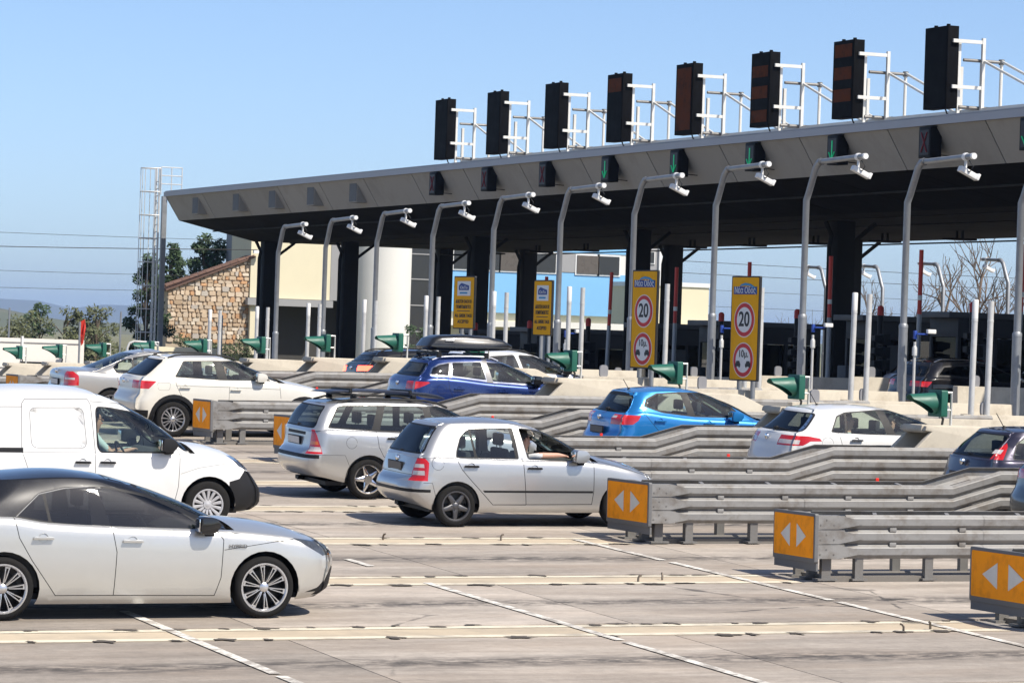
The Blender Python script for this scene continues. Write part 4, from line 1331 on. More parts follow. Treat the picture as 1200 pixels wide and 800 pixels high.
# ------------------------------------------------------------------ toll booths
MAT['booth'] = M('booth cladding', (.035, .035, .037), .6, var=.15)
MAT['booth_glass'] = glass('booth glass', (.10, .11, .115), .2)
MAT['booth_panel'] = M('booth grey panel', (.08, .08, .083), .55, var=.12)
def booth():
    root = empty('toll_booth', (0, 0, 0))
    w, L_, h = 1.50, 3.4, 2.75
    MB().b2(0, L_, -w / 2, w / 2, 0, 1.0).build('lower_wall', MAT['booth'], root, bevel=.02)
    MB().b2(0, L_, -w / 2, w / 2, 2.25, h).build('upper_wall', MAT['booth'], root, bevel=.02)
    for x in (0.05, 1.15, 2.25, L_ - .05):
        for y in (-w / 2 + .05, w / 2 - .05): MB().b2(x - .05, x + .05, y - .05, y + .05, 1.0, 2.25).build('post', MAT['booth'], root)
    for s in (-1, 1):
        for x0, x1 in ((.11, 1.09), (1.21, 2.19), (2.31, L_ - .11)): MB().b2(x0, x1, s * (w / 2 - .06), s * (w / 2 - .045), 1.01, 2.24).build('pane', MAT['booth_glass'], root)
    for x in (.05, L_ - .05): MB().b2(x - .01, x + .01, -w / 2 + .11, w / 2 - .11, 1.01, 2.24).build('pane', MAT['booth_glass'], root)
    MB().b2(-.35, L_ + .35, -w / 2 - .12, w / 2 + .12, h, h + .16).build('roof', MAT['booth_panel'], root, bevel=.02)
    MB().b2(.5, 1.1, -w / 2 - .025, -w / 2 - .002, .2, 2.1).build('door', MAT['booth_panel'], root)
    MB().b2(-.5, -.2, -.25, .25, .0, 1.5).build('ticket_machine', MAT['booth_panel'], root, bevel=.03)
    return root
bo = booth()
for i in range(8, 20):
    o = bo if i == 8 else copy_tree(bo)
    y = YI(i)
    o.location = (45.0 if i % 3 != 1 else 47.6, y, G(y, 37) + .09)
    tag(o, 'dark grey toll booth in the canopy shade, %s from the right' % order(i, 8), 'toll booth', 'toll booths')
# ------------------------------------------------------------------ buildings behind
MAT['stucco'] = M('pale yellow stucco', (.68, .62, .44), .9, var=.05, scale=1.2, bump=.05)
MAT['stucco_w'] = M('white stucco', (.66, .65, .60), .9, var=.05, scale=1.2)
MAT['stucco_g'] = M('grey stucco', (.30, .30, .30), .9, var=.07)
MAT['blue_wall'] = M('sky blue cladding', (.20, .45, .72), .6, var=.04)
MAT['dark_glass'] = M('dark window glass', (.012, .013, .015), .12, var=.1, coat=.4)
MAT['brown_glass'] = M('brown blind window', (.10, .085, .07), .3, var=.15)
MAT['white_frame'] = M('white window frame', (.70, .70, .68), .5, var=.05)
MAT['tile'] = M('terracotta tile', (.13, .075, .055), .9, var=.25, scale=5, rnd=.2)
ZB = -1.1
# stone gable wall
sb = tag(empty('stone_gable_wall', (45.3, 152, ZB)), 'rubble stone gable wall with sloping tiled coping left of the canopy', 'wall')
MAT['mortar'] = M('lime mortar', (.46, .375, .27), .95, var=.12, scale=3, bump=.2)
stone_m = [M('rubble stone %d' % k, c, .9, var=.16, scale=5, bump=.25, bscale=20, rnd=.16) for k, c in enumerate([(.50, .385, .265), (.56, .45, .33), (.43, .315, .205), (.50, .29, .15), (.41, .365, .31), (.62, .53, .41)])]
Wd = 4.15
zt = lambda x: 4.85 + (6.40 - 4.85) * x / Wd
MB().add([(0, .06, 0), (Wd, .06, 0), (Wd, .06, zt(Wd)), (0, .06, zt(0)), (0, .7, 0), (Wd, .7, 0), (Wd, .7, zt(Wd)), (0, .7, zt(0))], [(0, 1, 2, 3), (4, 7, 6, 5), (0, 4, 5, 1), (1, 5, 6, 2), (2, 6, 7, 3), (3, 7, 4, 0)]).build('wall', MAT['mortar'], sb)
rs = random.Random(11)
z = 2.35
cnt = 0
while z < 6.4:
    h = rs.uniform(.14, .26)
    x = rs.uniform(-.05, .0)
    while x < Wd - .04:
        w = rs.uniform(.15, .42)
        x1 = min(x + w, Wd)
        zz0 = z + rs.uniform(-.03, .03); zz1 = min(z + h + rs.uniform(-.03, .05), zt((x + x1) / 2) - .02)
        if zz1 - zz0 > .06 and x1 - max(x, 0) > .07 and cnt < 300:
            a, b = max(x, 0) + .008, x1 - .008
            q_ = [(a + rs.uniform(0, .05), zz0 + .012), ((a + b) / 2, zz0 + rs.uniform(0, .02)), (b - rs.uniform(0, .05), zz0 + .012), (b, (zz0 + zz1) / 2), (b - rs.uniform(0, .06), zz1 - .012), ((a + b) / 2, zz1 - rs.uniform(0, .02)), (a + rs.uniform(0, .06), zz1 - .012), (a, (zz0 + zz1) / 2)]
            d = rs.uniform(.0, .025)
            n = 8
            vs = [(p[0], .055, p[1]) for p in q_] + [(p[0] * .86 + (a + b) * .07, -d, p[1] * .86 + (zz0 + zz1) * .07) for p in q_]
            MB().add(vs, [tuple(range(n, 2 * n))] + [(i, (i + 1) % n, (i + 1) % n + n, i + n) for i in range(n)]).build('stone', rs.choice(stone_m + stone_m[:3]), sb)
            cnt += 1
        x = x1
    z += h
ang = math.atan2(zt(Wd) - zt(0), Wd)
rf = MB().add([(-.12, -.14, zt(-.45) + .02), (Wd + .02, -.14, zt(Wd) + .02), (Wd + .02, .8, zt(Wd) + .02), (-.45, .8, zt(-.45) + .02), (-.12, -.14, zt(-.45) + .10), (Wd + .02, -.14, zt(Wd) + .10), (Wd + .02, .8, zt(Wd) + .10), (-.45, .8, zt(-.45) + .10)], [(0, 1, 2, 3), (4, 7, 6, 5), (0, 4, 5, 1), (1, 5, 6, 2), (2, 6, 7, 3), (3, 7, 4, 0)]).build('roof', MAT['tile'], sb)
tm = MB().lathe([(.10, 0), (.085, .42)], (0, 0, 0), 'x', 8, 0, math.pi).mesh('roof_tile', MAT['tile'], smooth=True)
for k in range(11):
    for j in range(3): inst('roof_tile', tm, rf, (-.12 + k * .385, -.04 + j * .3, zt(-.12 + k * .385) + .10), (0, -ang, 0))
# administration building: yellow block, round white stair tower, dark glazing
ab = tag(empty('admin_building', (49.25, 151.9, ZB)), 'pale yellow building with round white stair tower behind the canopy columns', 'building')
MB().b2(0, 4.9, 0, 3, 4.55, 9.5).build('upper_wall', MAT['stucco'], ab)
MB().b2(-.2, 4.0, -.35, .02, 4.20, 4.53).build('ledge', MAT['stucco_g'], ab)
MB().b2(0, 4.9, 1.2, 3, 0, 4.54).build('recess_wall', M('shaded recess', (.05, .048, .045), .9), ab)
MB().b2(3.95, 4.9, -.02, .0, 4.55, 8.0).build('grey_strip', MAT['stucco_g'], ab)  # darker grey strip along the right part of the wall
MB().b2(0, .35, -.15, 1.2, 0, 4.2).build('pier', MAT['stucco'], ab)
MB().b2(.95, 1.9, 4.5, 5.5, 7.0, 7.6).build('chimney', MAT['stucco_g'], ab)
MB().lathe([(1.46, 0), (1.46, 9.0), (.001, 9.0)], (6.45, .0, 0), 'z', 40).build('stair_tower', MAT['stucco_w'], ab, smooth=True)
gl_ = MB().b2(7.6, 9.75, .8, 1.8, 0, 9).build('glazed_wall', MAT['dark_glass'], ab)
for z in (3.2, 4.45, 5.7, 6.9): MB().b2(7.6, 9.75, .74, .8, z, z + .05).build('mullion', MAT['stucco_g'], gl_)
cm = MB().b2(0, .35, -.08, .08, 0, .15).build('wall_camera', MAT['cam_white'], ab)
cm.location = (.02, -.3, 6.6)
MB().b2(.6, 1.6, 2.2, 3.5, 8.2, 9.8).build('plant_room', MAT['stucco_g'], ab)
# chimney block above the stone roof
cb = tag(MB().b2(49.7, 50.9, 156, 157.2, ZB, 7.6).build('chimney_stack', MAT['stucco_g'], None, bevel=.02), 'plain grey chimney block rising beside the tiled roof', 'chimney')
# blue clad building
bu = tag(empty('blue_building', (70, 190, ZB)), 'sky blue clad building with white framed windows seen under the canopy', 'building')
MB().b2(0, 16.4, 0, 14, 4.6, 7.15).build('blue_cladding', MAT['blue_wall'], bu)
MB().b2(0, 16.4, .05, 14, 7.151, 8.4).build('window_band_wall', MAT['stucco_w'], bu)
MB().b2(0, 16.4, 0, 14, 8.401, 10.5).build('blue_parapet', MAT['blue_wall'], bu)
MB().b2(0, 16.4, .3, 14, 3.0, 4.599).build('lower_wall', MAT['stucco'], bu)
MB().b2(-2, 18, .8, 14, 0, 2.999).build('ground_floor', MAT['dark_glass'], bu)
MB().b2(-2, 18, -.3, .3, 3.75, 4.1).build('ledge', MAT['stucco_w'], bu)
for (a, b, mt) in ((4.3, 7.2, 'dark'), (7.3, 8.8, 'brown'), (9.1, 10.9, 'dark'), (12.3, 13.7, 'brown'), (13.75, 15.1, 'dark')):
    f = MB().b2(a - .1, b + .1, -.06, .0, 7.05, 8.35).build('window', MAT['white_frame'], bu)
    MB().b2(a, b, -.10, -.061, 7.15, 8.25).build('pane', MAT['dark_glass' if mt == 'dark' else 'brown_glass'], f)
MB().b2(11.0, 13.0, -.03, .04, 7.2, 8.3).build('grey_panel', MAT['stucco_g'], bu)
wb_ = tag(empty('white_building', (80.5, 180, ZB)), 'pale low building with white parapet right of the blue building', 'building')
MB().b2(2.4, 5.95, 0, 6, 0, 6.4).build('wall', MAT['stucco'], wb_)
MB().b2(2.3, 6.05, -.08, 6, 6.4, 6.65).build('parapet', MAT['white_frame'], wb_)
MB().b2(6.1, 7.3, 9.9, 14, 0, 9.6).build('tower', MAT['stucco_g'], wb_)
MB().b2(7.2, 7.4, 9.75, 9.9, 6.65, 9.3).build('corner_trim', MAT['white_frame'], wb_)
f = MB().b2(6.35, 6.95, 9.83, 9.9, 7.9, 8.7).build('window', MAT['white_frame'], wb_)
MB().b2(6.42, 6.88, 9.80, 9.83, 7.97, 8.63).build('pane', MAT['dark_glass'], f)
MB().b2(-6, 6.5, -.6, -.2, 2.9, 4.1).build('low_front_wall', MAT['stucco_w'], wb_)
# white panelled wall at far left
ww = tag(empty('white_wall', (27, 125, ZB)), 'long white panelled wall at the far left', 'wall')
for k in range(4):
    x = -2.6 + k * 2.42
    MB().b2(x, x + 2.40, 0, .2, 0, 2.42).build('panel', M('white wall paint %d' % k, (.72, .69, .62), .8, var=.06), ww)
    MB().b2(x - .02, x + .06, -.05, -.001, 0, 2.50).build('batten', MAT['white_frame'], ww)
for z in (1.3, 2.25): MB().b2(-2.6, 6.9, -.03, -.002, z, z + .03).build('rail', MAT['stucco_g'], ww)
MB().b2(4.6, 6.6, -.10, -.03, .7, 1.55).build('hatch', MAT['dark_glass'], ww)
fl = tag(empty('red_flag_pole', (33.6, 124, ZB)), 'thin grey pole with a furled red flag at far left', 'flag pole')
MB().tube([(0, 0, 0), (0, 0, 3.1)], .04, 8).build('pole', MAT['pole'], fl, smooth=True)
MB().add([(.0, 0, 3.1), (.20, .06, 3.2), (.22, -.04, 2.9), (.16, .05, 2.3), (.06, .0, 2.2), (.02, 0, 2.5), (.12, .12, 2.7), (.12, -.10, 2.6)], [(0, 1, 6), (1, 2, 7, 6), (2, 3, 4, 7), (0, 6, 5), (5, 6, 7, 4)]).build('flag', MAT['red_paint'], fl)
fr_ = tag(empty('tube_gate', (34.6, 121, ZB)), 'white tubular gate frame between white wall and ladder', 'gate')
MB().tube([(0, 0, 0), (0, 0, 2.2), (.08, 0, 2.38), (.25, 0, 2.45), (1.0, 0, 2.42), (1.15, 0, 2.3), (1.18, 0, 2.0), (1.18, 0, 0)], .045, 8).build('frame', MAT['white_post'], fr_, smooth=True)
MB().tube([(0, 0, 1.3), (1.18, 0, 1.3)], .03, 6).build('bar', MAT['white_post'], fr_)
for k, x in enumerate((29.0, 31.9, 36.3, 40.4)):
    o = MB().tube([(0, 0, 0), (0, 0, 3.55)], .035, 6).build('fence_post', MAT['pole'], None, smooth=True)
    o.location = (x, 128, ZB)
    tag(o, 'thin grey fence post on the left, %s from the left edge' % ORD[k + 1], 'fence post', 'fence posts at far left')
sh_ = tag(MB().b2(37.0, 39.6, 126, 128, ZB, 1.15).build('low_shed', MAT['stucco'], None, bevel=.03), 'small cream shed behind the green signals at left', 'shed')

# ------------------------------------------------------------------ vegetation
def leafmat(name, c):
    m, t, p, tc = base(name)
    geo = nd(t, 'ShaderNodeNewGeometry')
    n_ = noise(t, geo.outputs['Position'], 1.3, 3)
    w_ = nd(t, 'ShaderNodeTexWhiteNoise')
    t.links.new(geo.outputs['Random Per Island'], w_.inputs[0])
    w_.noise_dimensions = '1D'
    t.links.new(geo.outputs['Random Per Island'], w_.inputs['W'])
    b = mathn(t, 'ADD', mathn(t, 'MULTIPLY', n_, .9), mathn(t, 'MULTIPLY', w_.outputs['Value'], .7))
    hs = nd(t, 'ShaderNodeHueSaturation')
    hs.inputs['Color'].default_value = (*c, 1)
    t.links.new(mathn(t, 'ADD', b, .25), hs.inputs['Value'])
    t.links.new(hs.outputs[0], p.inputs['Base Color'])
    p.inputs['Roughness'].default_value = .7
    return m
MAT['pine'] = leafmat('pine needles', (.032, .060, .022))
MAT['olive'] = leafmat('olive leaves', (.075, .085, .035))
MAT['hedge'] = leafmat('hedge leaves', (.045, .062, .022))
MAT['bark'] = M('bark', (.11, .085, .06), .95, var=.3, bump=.4)
MAT['twig'] = M('bare twigs', (.13, .095, .07), .9, var=.2)
def foliage(mb, c, rad, n, size, rg, flat=1.):
    for k in range(n):
        while True:
            d = Vector((rg.uniform(-1, 1), rg.uniform(-1, 1), rg.uniform(-1, 1)))
            if .25 < d.length < 1: break
        p = Vector(c) + Vector((d.x * rad[0], d.y * rad[1], d.z * rad[2]))
        u = Vector((rg.gauss(0, 1), rg.gauss(0, 1), rg.gauss(0, 1))).normalized() * size * rg.uniform(.5, 1.3)
        w = u.orthogonal().normalized() * size * rg.uniform(.25, .5)
        mb.add([p - u, p + w, p + u, p - w], [(0, 1, 2, 3)])
def tree(name, label, x, y, z0, h, spread, mat, rg, clumps=22, n=60, size=.14, cat='tree', group=None, low=.25, shape='round'):
    root = tag(empty(name, (x, y, z0)), label, cat, group)
    tk = MB()
    lean = Vector((rg.uniform(-.05, .05), 0, 1))
    top = lean * h * .85
    tk.tube([(0, 0, 0), top * .3 + Vector((rg.uniform(-.1, .1), 0, 0)), top * .65, top], [h * .028, h * .022, h * .014, h * .004], 8)
    fo = MB()
    for k in range(clumps):
        t = low + (1 - low) * (k + rg.random()) / clumps
        if shape == 'cone': rr = spread * (1.05 - t) ** .8 * rg.uniform(.5, 1.)
        elif shape == 'column': rr = spread * math.sin(math.pi * min(.98, t * .9 + .08)) * rg.uniform(.3, 1.)
        else: rr = spread * math.sqrt(max(.02, 1 - ((t - .62) / .42)**2)) * rg.uniform(.2, .95)
        a = rg.uniform(0, 6.28)
        c = Vector((rr * math.cos(a), rr * math.sin(a), t * h))
        tk.tube([lean * h * t * .78, (lean * h * t * .85 + c) / 2 + Vector((0, 0, .02 * h)), c], [h * .009, h * .006, h * .002], 5)
        cs = spread * rg.uniform(.22, .42)
        foliage(fo, c, (cs, cs, cs * rg.uniform(.6, 1.1)), n, size, rg)
    tk.build('trunk', MAT['bark'], root, smooth=True)
    fo.build('crown', mat, root)
    return root
rg = random.Random(21)
tree('pine_tree', 'dark pine just left of the caged ladder', 40.9, 140, ZB, 5.9, 1.05, MAT['pine'], rg, 40, 100, .13, shape='column', low=.08, group='pines behind the ladder')
tree('pine_tree', 'tall pine rising behind the tiled roof, left of the two', 47.3, 158, ZB, 6.9, 1.0, MAT['pine'], rg, 38, 100, .13, shape='column', low=.2, group='pines behind the ladder')
tree('pine_tree', 'broad pine rising behind the tiled roof, right of the two', 49.0, 158, ZB, 7.3, 1.5, MAT['pine'], rg, 40, 120, .15, low=.3, group='pines behind the ladder')
for k, (x, y, h, s, mt, lb) in enumerate([(43.0, 170, 3.3, 1.6, 'olive', 'olive green bush above the white wall, leftmost'), (44.5, 172, 3.95, 1.1, 'pine', 'dark slim tree above the white wall'), (45.6, 171, 3.7, 1.3, 'olive', 'olive tree above the white wall, third from left'), (46.9, 170, 3.9, 1.2, 'olive', 'dense olive tree beside the red flag'), (48.2, 176, 2.9, 1.8, 'olive', 'low olive bush left of the ladder'), (40.8, 168, 2.9, 1.5, 'olive', 'low olive bush at the left picture edge')]):
    tree('garden_tree', lb, x, y, ZB, h, s, MAT[mt], rg, 22, 70, .13, group='trees above the white wall', low=.1)
tree('small_tree', 'small green tree seen between speed signs under the canopy', 96.0, 202, ZB, 3.9, .75, MAT['olive'], rg, 20, 60, .12, shape='cone', low=.1)
tree('small_tree', 'green shrub behind the rightmost camera pole beyond the booths', 87.5, 152, ZB, 3.7, 1.1, MAT['olive'], rg, 20, 70, .12, low=.1)
hd = tag(empty('hedge', (45.4, 150.6, ZB)), 'dark clipped hedge along the foot of the stone wall', 'hedge')
fo = MB()
for k in range(46):
    t = k / 45
    foliage(fo, (t * 4.4 - .2, rg.uniform(-.2, .2), 1.7 + rg.uniform(-.4, .75 + .2 * math.sin(t * 9))), (.3, .3, .28), 70, .09, rg)
fo.build('leaves', MAT['hedge'], hd)
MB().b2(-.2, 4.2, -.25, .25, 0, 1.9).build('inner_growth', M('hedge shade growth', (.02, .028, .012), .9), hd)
yb = tag(empty('young_bush', (55.6, 146, ZB)), 'small dark bush in front of the white stair tower', 'bush')
fo = MB()
for k in range(14): foliage(fo, (rg.uniform(-.6, .6), rg.uniform(-.3, .3), rg.uniform(1.6, 3.4)), (.28, .28, .2), 30, .11, rg)
fo.build('leaves', MAT['pine'], yb)
MB().tube([(0, 0, 0), (.05, 0, 2), (0, 0, 3.2)], [.05, .04, .01], 6).build('stem', MAT['bark'], yb)
# leafless trees on the right
def bare_tree(label, x, y, h, rg, n0=7):
    root = tag(empty('bare_tree', (x, y, ZB)), label, 'tree', 'leafless trees beyond the booths')
    tk = MB(); tw = MB()
    def grow_(p, d, ln, r, lvl, m):
        q_ = p + d * ln
        mid = p + d * ln * .5 + Vector((rg.uniform(-1, 1), rg.uniform(-1, 1), 0)) * ln * .05
        m.tube([p, mid, q_], [r, r * .85, r * .68], 6 if lvl < 2 else 4, cap=False)
        if lvl >= 5: return
        for k in range(3 if lvl < 4 else 2):
            a = Vector((rg.gauss(0, 1), rg.gauss(0, 1), rg.gauss(.45, .6))).normalized()
            nd_ = (d * 1.05 + a * .75).normalized()
            grow_(q_ if k < 2 else mid, nd_, ln * rg.uniform(.62, .84), r * .60, lvl + 1, tk if lvl < 1 else tw)
    grow_(Vector((0, 0, 0)), Vector((0, 0, 1)), h * .30, h * .018, 0, tk)
    tk.build('trunk', MAT['bark'], root, smooth=True)
    tw.build('crown', MAT['twig'], root, smooth=True)
bare_tree('leafless tree with fine spreading twigs, largest at the right', 86.0, 150, 11.0, rg)
bare_tree('leafless tree left of the largest bare tree', 82.2, 152, 8.0, rg)
bare_tree('leafless tree at the right picture edge', 89.6, 150, 8.6, rg)
bare_tree('small leafless tree next to the dark canopy column', 79.0, 156, 5.4, rg)

# ------------------------------------------------------------------ overhead wires
for k, (z0, z1, y, xr, r) in enumerate([(4.95, 5.4, 141, (20, 46), .018), (5.85, 5.75, 141, (20, 44), .010), (4.25, 4.2, 143, (20, 44), .010), (3.5, 3.5, 145, (20, 42), .010), (7.9, 7.4, 210, (80, 140), .02), (7.1, 6.6, 210, (80, 140), .02), (6.0, 5.6, 210, (80, 140), .014), (4.9, 4.7, 215, (80, 140), .014)]):
    pts = [(xr[0] + (xr[1] - xr[0]) * t / 10, y, z0 + (z1 - z0) * t / 10 - .12 * math.sin(math.pi * t / 10)) for t in range(11)]
    o = MB().tube(pts, r, 5).build('overhead_wire', MAT['cable'], None)
    tag(o, ('overhead wire at the left, %s of four counted from the thickest' % ORD[k + 1]) if k < 4 else 'overhead wire under the canopy, %s of four from the top' % ORD[k - 3], 'wire', 'overhead wires')

# ------------------------------------------------------------------ far hills
def ridge(name, dist, pts, mat, seed, depth=900, rough=.1):
    rg_ = random.Random(seed)
    n = 140
    a0, a1 = R(-30), R(45)
    vs = []; fs = []
    mrow = 10
    for j in range(mrow):
        t = j / (mrow - 1)
        for i in range(n + 1):
            a = a0 + (a1 - a0) * i / n
            ad = math.degrees(a)
            h = itp(pts, ad) * (1 + rough * (math.sin(i * 1.7 + seed) * .3 + rg_.uniform(-.25, .25)))
            d = dist + depth * t
            prof = math.sin(math.pi * min(1, t * 1.0 + .0) * .5) if t < 1 else 1
            vs.append((math.sin(a) * d, math.cos(a) * d, -6 + (h + 6) * prof * (1 + .12 * math.sin(i * .9 + j * 1.3) * (1 - t))))
    for j in range(mrow - 1):
        for i in range(n): fs.append((j * (n + 1) + i, j * (n + 1) + i + 1, (j + 1) * (n + 1) + i + 1, (j + 1) * (n + 1) + i))
    return tag(MB().add(vs, fs).build(name, mat, None, smooth=True), kind='structure')
MAT['hill'] = M('scrub hillside', (.085, .095, .05), .95, var=.3, scale=.02, dirt=(.17, .15, .10, .6), dsc=.012)
MAT['mountain'] = M('far mountain', (.10, .11, .08), .95, var=.25, scale=.003)
ridge('near_hills', 1500, [(-30, 14), (5, 12), (13.5, 12), (14.3, 8), (15.2, 4.6), (16.0, 4.8), (17.0, 5.4), (18, 4.8), (19, 6), (30, 6), (45, 8)], MAT['hill'], 3, 350)
ridge('far_mountains', 8600, [(-30, 60), (10, 74), (13.8, 70), (14.6, 66), (15.1, 50), (15.6, 66), (16.2, 62), (17.0, 54), (18, 44), (20, 40), (30, 46), (45, 54)], MAT['mountain'], 5, 500, .06)
def arch(hx, r, gap=.055): return dict(name='hole', mat='black_plastic', side=circ(hx, r, r + gap), layer=0)
def clad(hx, r, w, gap=.055): return dict(name='wheel_arch_trim', mat='black_plastic', side=circ(hx, r, r + gap + w), layer=0)
def wins(ws, dlo=None):
    a, b = [], []
    for w in ws:
        p, q_ = win(*w) if isinstance(w, tuple) else win(w)
        a += p; b += q_
    if dlo: b = [dict(name='window_trim', mat='black_plastic', side=rpoly(dlo, .04), layer=1)]
    return a + b
def rearglass(z0, w0, z1, w1, xmax, mat='glass_rear', r=.05, trim=.02):
    p = rpoly([(-.2, z0), (w0, z0), (w1, z1), (-.2, z1)], r)
    return [dict(name='rear_window', mat=mat, end=p, layer=1, x=(-1, xmax), two=False), dict(name='rear_window_trim', mat='black_plastic', end=grow(p, trim), layer=1, x=(-1, xmax), two=False)]
def screen(z0, w0, z1, w1, xmin):
    p = rpoly([(-.2, z0), (w0, z0), (w1, z1), (-.2, z1)], .06)
    return [dict(name='windscreen', mat='glass', end=p, layer=1, x=(xmin, 99), two=False), dict(name='windscreen_trim', mat='black_plastic', end=grow(p, .02), layer=1, x=(xmin, 99), two=False)]

CARS = {}
# small silver hatchback -------------------------------------------------
def spec_fabia():
    dR = [(.68, .94), (.77, .78), (.90, .64), (1.04, .50), (1.23, .31), (1.72, .31), (1.66, .94)]
    dF = [(1.66, .94), (1.72, .31), (2.70, .32), (2.72, .50), (2.72, .90)]
    rw = [(.71, .955), (.72, 1.03), (.78, 1.20), (.86, 1.28), (.93, 1.315), (1.50, 1.335), (1.57, .945)]
    fw = [(1.66, 1.34), (1.76, .94), (2.50, .915), (2.46, 1.04), (2.20, 1.21), (1.96, 1.30)]
    dlo = grow([(.71, .955), (.72, 1.03), (.78, 1.20), (.86, 1.28), (.93, 1.315), (1.55, 1.338)] + [(1.60, .945)], .016)
    s = dict(L=3.96, W=1.65, hubs=(.70, 3.16), inset=.03,
        wheel=dict(r=.288, rim=.195, style='five', rim_mat='alloy_dark', tw=.19),
        zs=[(0, .34), (.2, .29), (.42, .22), (.9, .20), (2.7, .20), (3.3, .22), (3.96, .30)],
        sh=[(0, .93), (.3, .95), (.75, .94), (1.6, .92), (2.5, .905), (2.8, .885), (3.2, .82), (3.6, .72), (3.96, .62)],
        rp=[(0, .12), (.10, .03), (.2, .0), (.40, .0), (.47, .03), (.50, .07), (.7, .09), (1, .14)],
        fp=[(0, .10), (.3, .0), (.6, .02), (1, .14)],
        crown=[(0, 0), (.2, .01), (.4, .02), (2.6, .06), (2.9, .09), (3.3, .09), (3.7, .05), (3.96, 0)],
        g=dict(wb=.755, wr=.56, xr=[(0, .14), (.5, .27), (.9, .42), (1, .50)], xf=[(0, 2.92), (.4, 2.62), (.8, 2.26), (.93, 2.08), (1, 1.90)],
               zr=[(.3, 1.37), (.6, 1.395), (1.3, 1.405), (1.8, 1.385), (2.2, 1.33)], cr=[(.5, 0), (.7, .035), (1.2, .055), (1.7, .04), (1.9, 0)], ends=(.26, 3.4, .40, 2.5)),
        mats=dict(paint=paint('silver paint', (.50, .50, .49), .72, .34), handle=MAT['black_plastic']),
        mirror=(2.50, .985), mirror_y=.74, handles=[(.90, .83), (1.83, .81)], plate=(.095, .79, -.05, 'plate_dark'), badge=(.12, .885), wiper=((.20, .985), (.22, .97)))
    lamp = dict(name='tail_lamp', mat='lamp_red', side=[(-.1, .62), (.28, .625), (.30, .87), (.26, .925), (-.1, .93)], end=rpoly([(.56, .60), (.9, .60), (.9, .95), (.60, .95)], .03), x=(-1, .5))
    lamp2 = dict(name='reversing_lamp', mat='lamp_clear', side=[(-.1, .70), (.24, .70), (.24, .76), (-.1, .75)], end=[(.585, .60), (.76, .60), (.76, .95), (.60, .95)], x=(-1, .5))
    lamp3 = dict(lamp2, side=[(-.1, .80), (.24, .80), (.24, .85), (-.1, .84)])
    s['regs'] = [arch(.70, .288, .05), arch(3.16, .288, .05)] + [lamp3, lamp2, lamp] + [
        dict(name='quarter_window', mat='glass', side=rpoly([(.71, .955), (.72, 1.03), (.78, 1.20), (.86, 1.28), (.905, 1.30), (.965, .952)], .03), layer=1),
        dict(name='side_window', mat='glass', side=rpoly([(.935, 1.315), (1.50, 1.335), (1.57, .945), (1.0, .952)], .03), layer=1),
        dict(name='window_trim', mat='black_plastic', side=rpoly(dlo, .03), layer=1)] + [
        dict(name='hole', mat='glass', side=rpoly(fw, .03), layer=1), dict(name='window_trim', mat='black_plastic', side=grow(rpoly(fw, .03), .014), layer=1)] + \
        rearglass(1.0, .63, 1.335, .50, .6) + screen(.96, .66, 1.31, .50, 1.8) + [
        dict(name='bumper_strip', mat='black_plastic', side=[(-.1, .47), (.32, .47), (.32, .51), (-.1, .515)], ymin=-1, end=[(-.1, .44), (.9, .44), (.9, .54), (-.1, .54)], x=(-1, .4), two=False),
        dict(name='side_moulding', mat='black_plastic', side=[(1.10, .475), (2.71, .475), (2.71, .505), (1.07, .505)], layer=0)] + \
        seams([dR[:5] + [dR[5], dR[6]], [dF[2], dF[3], dF[4]], [(1.23, .31), (2.7, .32)]]) + seams([[(.22, .60), (.34, .60), (.42, .33)], [(2.84, .91), (3.70, .68)]], .006) + seams([circ(.42, .86, .085, 18)], .005) + \
        seams([[(0, .70), (.60, .70)]], .006, 'end', x=(-1, .3)) + [dict(name='door', mat='paint', side=dR), dict(name='door', mat='paint', side=dF)] + \
        [dict(name='sill', mat='paint', side=[(1.05, .10), (2.8, .10), (2.8, .275), (1.05, .275)], layer=0)]
    return s
BIG = [(-.1, -.1), (2, -.1), (2, 3), (-.1, 3)]
def bump(poly, mat='black_plastic', nm='bumper', x=(-1, 99)): return dict(name=nm, mat=mat, side=poly, end=BIG, ymin=-1, x=x, two=False)
def lamp(poly, ymin, x=.9, mat='lamp_red', nm='tail_lamp', zc=(0, 3)): return dict(name=nm, mat=mat, side=poly, end=rpoly([(ymin, zc[0]), (2, zc[0]), (2, zc[1]), (ymin, zc[1])], .02), x=(-1, x))
def hlamp(poly, ymin, x, mat='head_lamp', nm='head_lamp'): return dict(name=nm, mat=mat, side=poly, end=[(ymin, 0), (2, 0), (2, 3), (ymin, 3)], x=(x, 99))

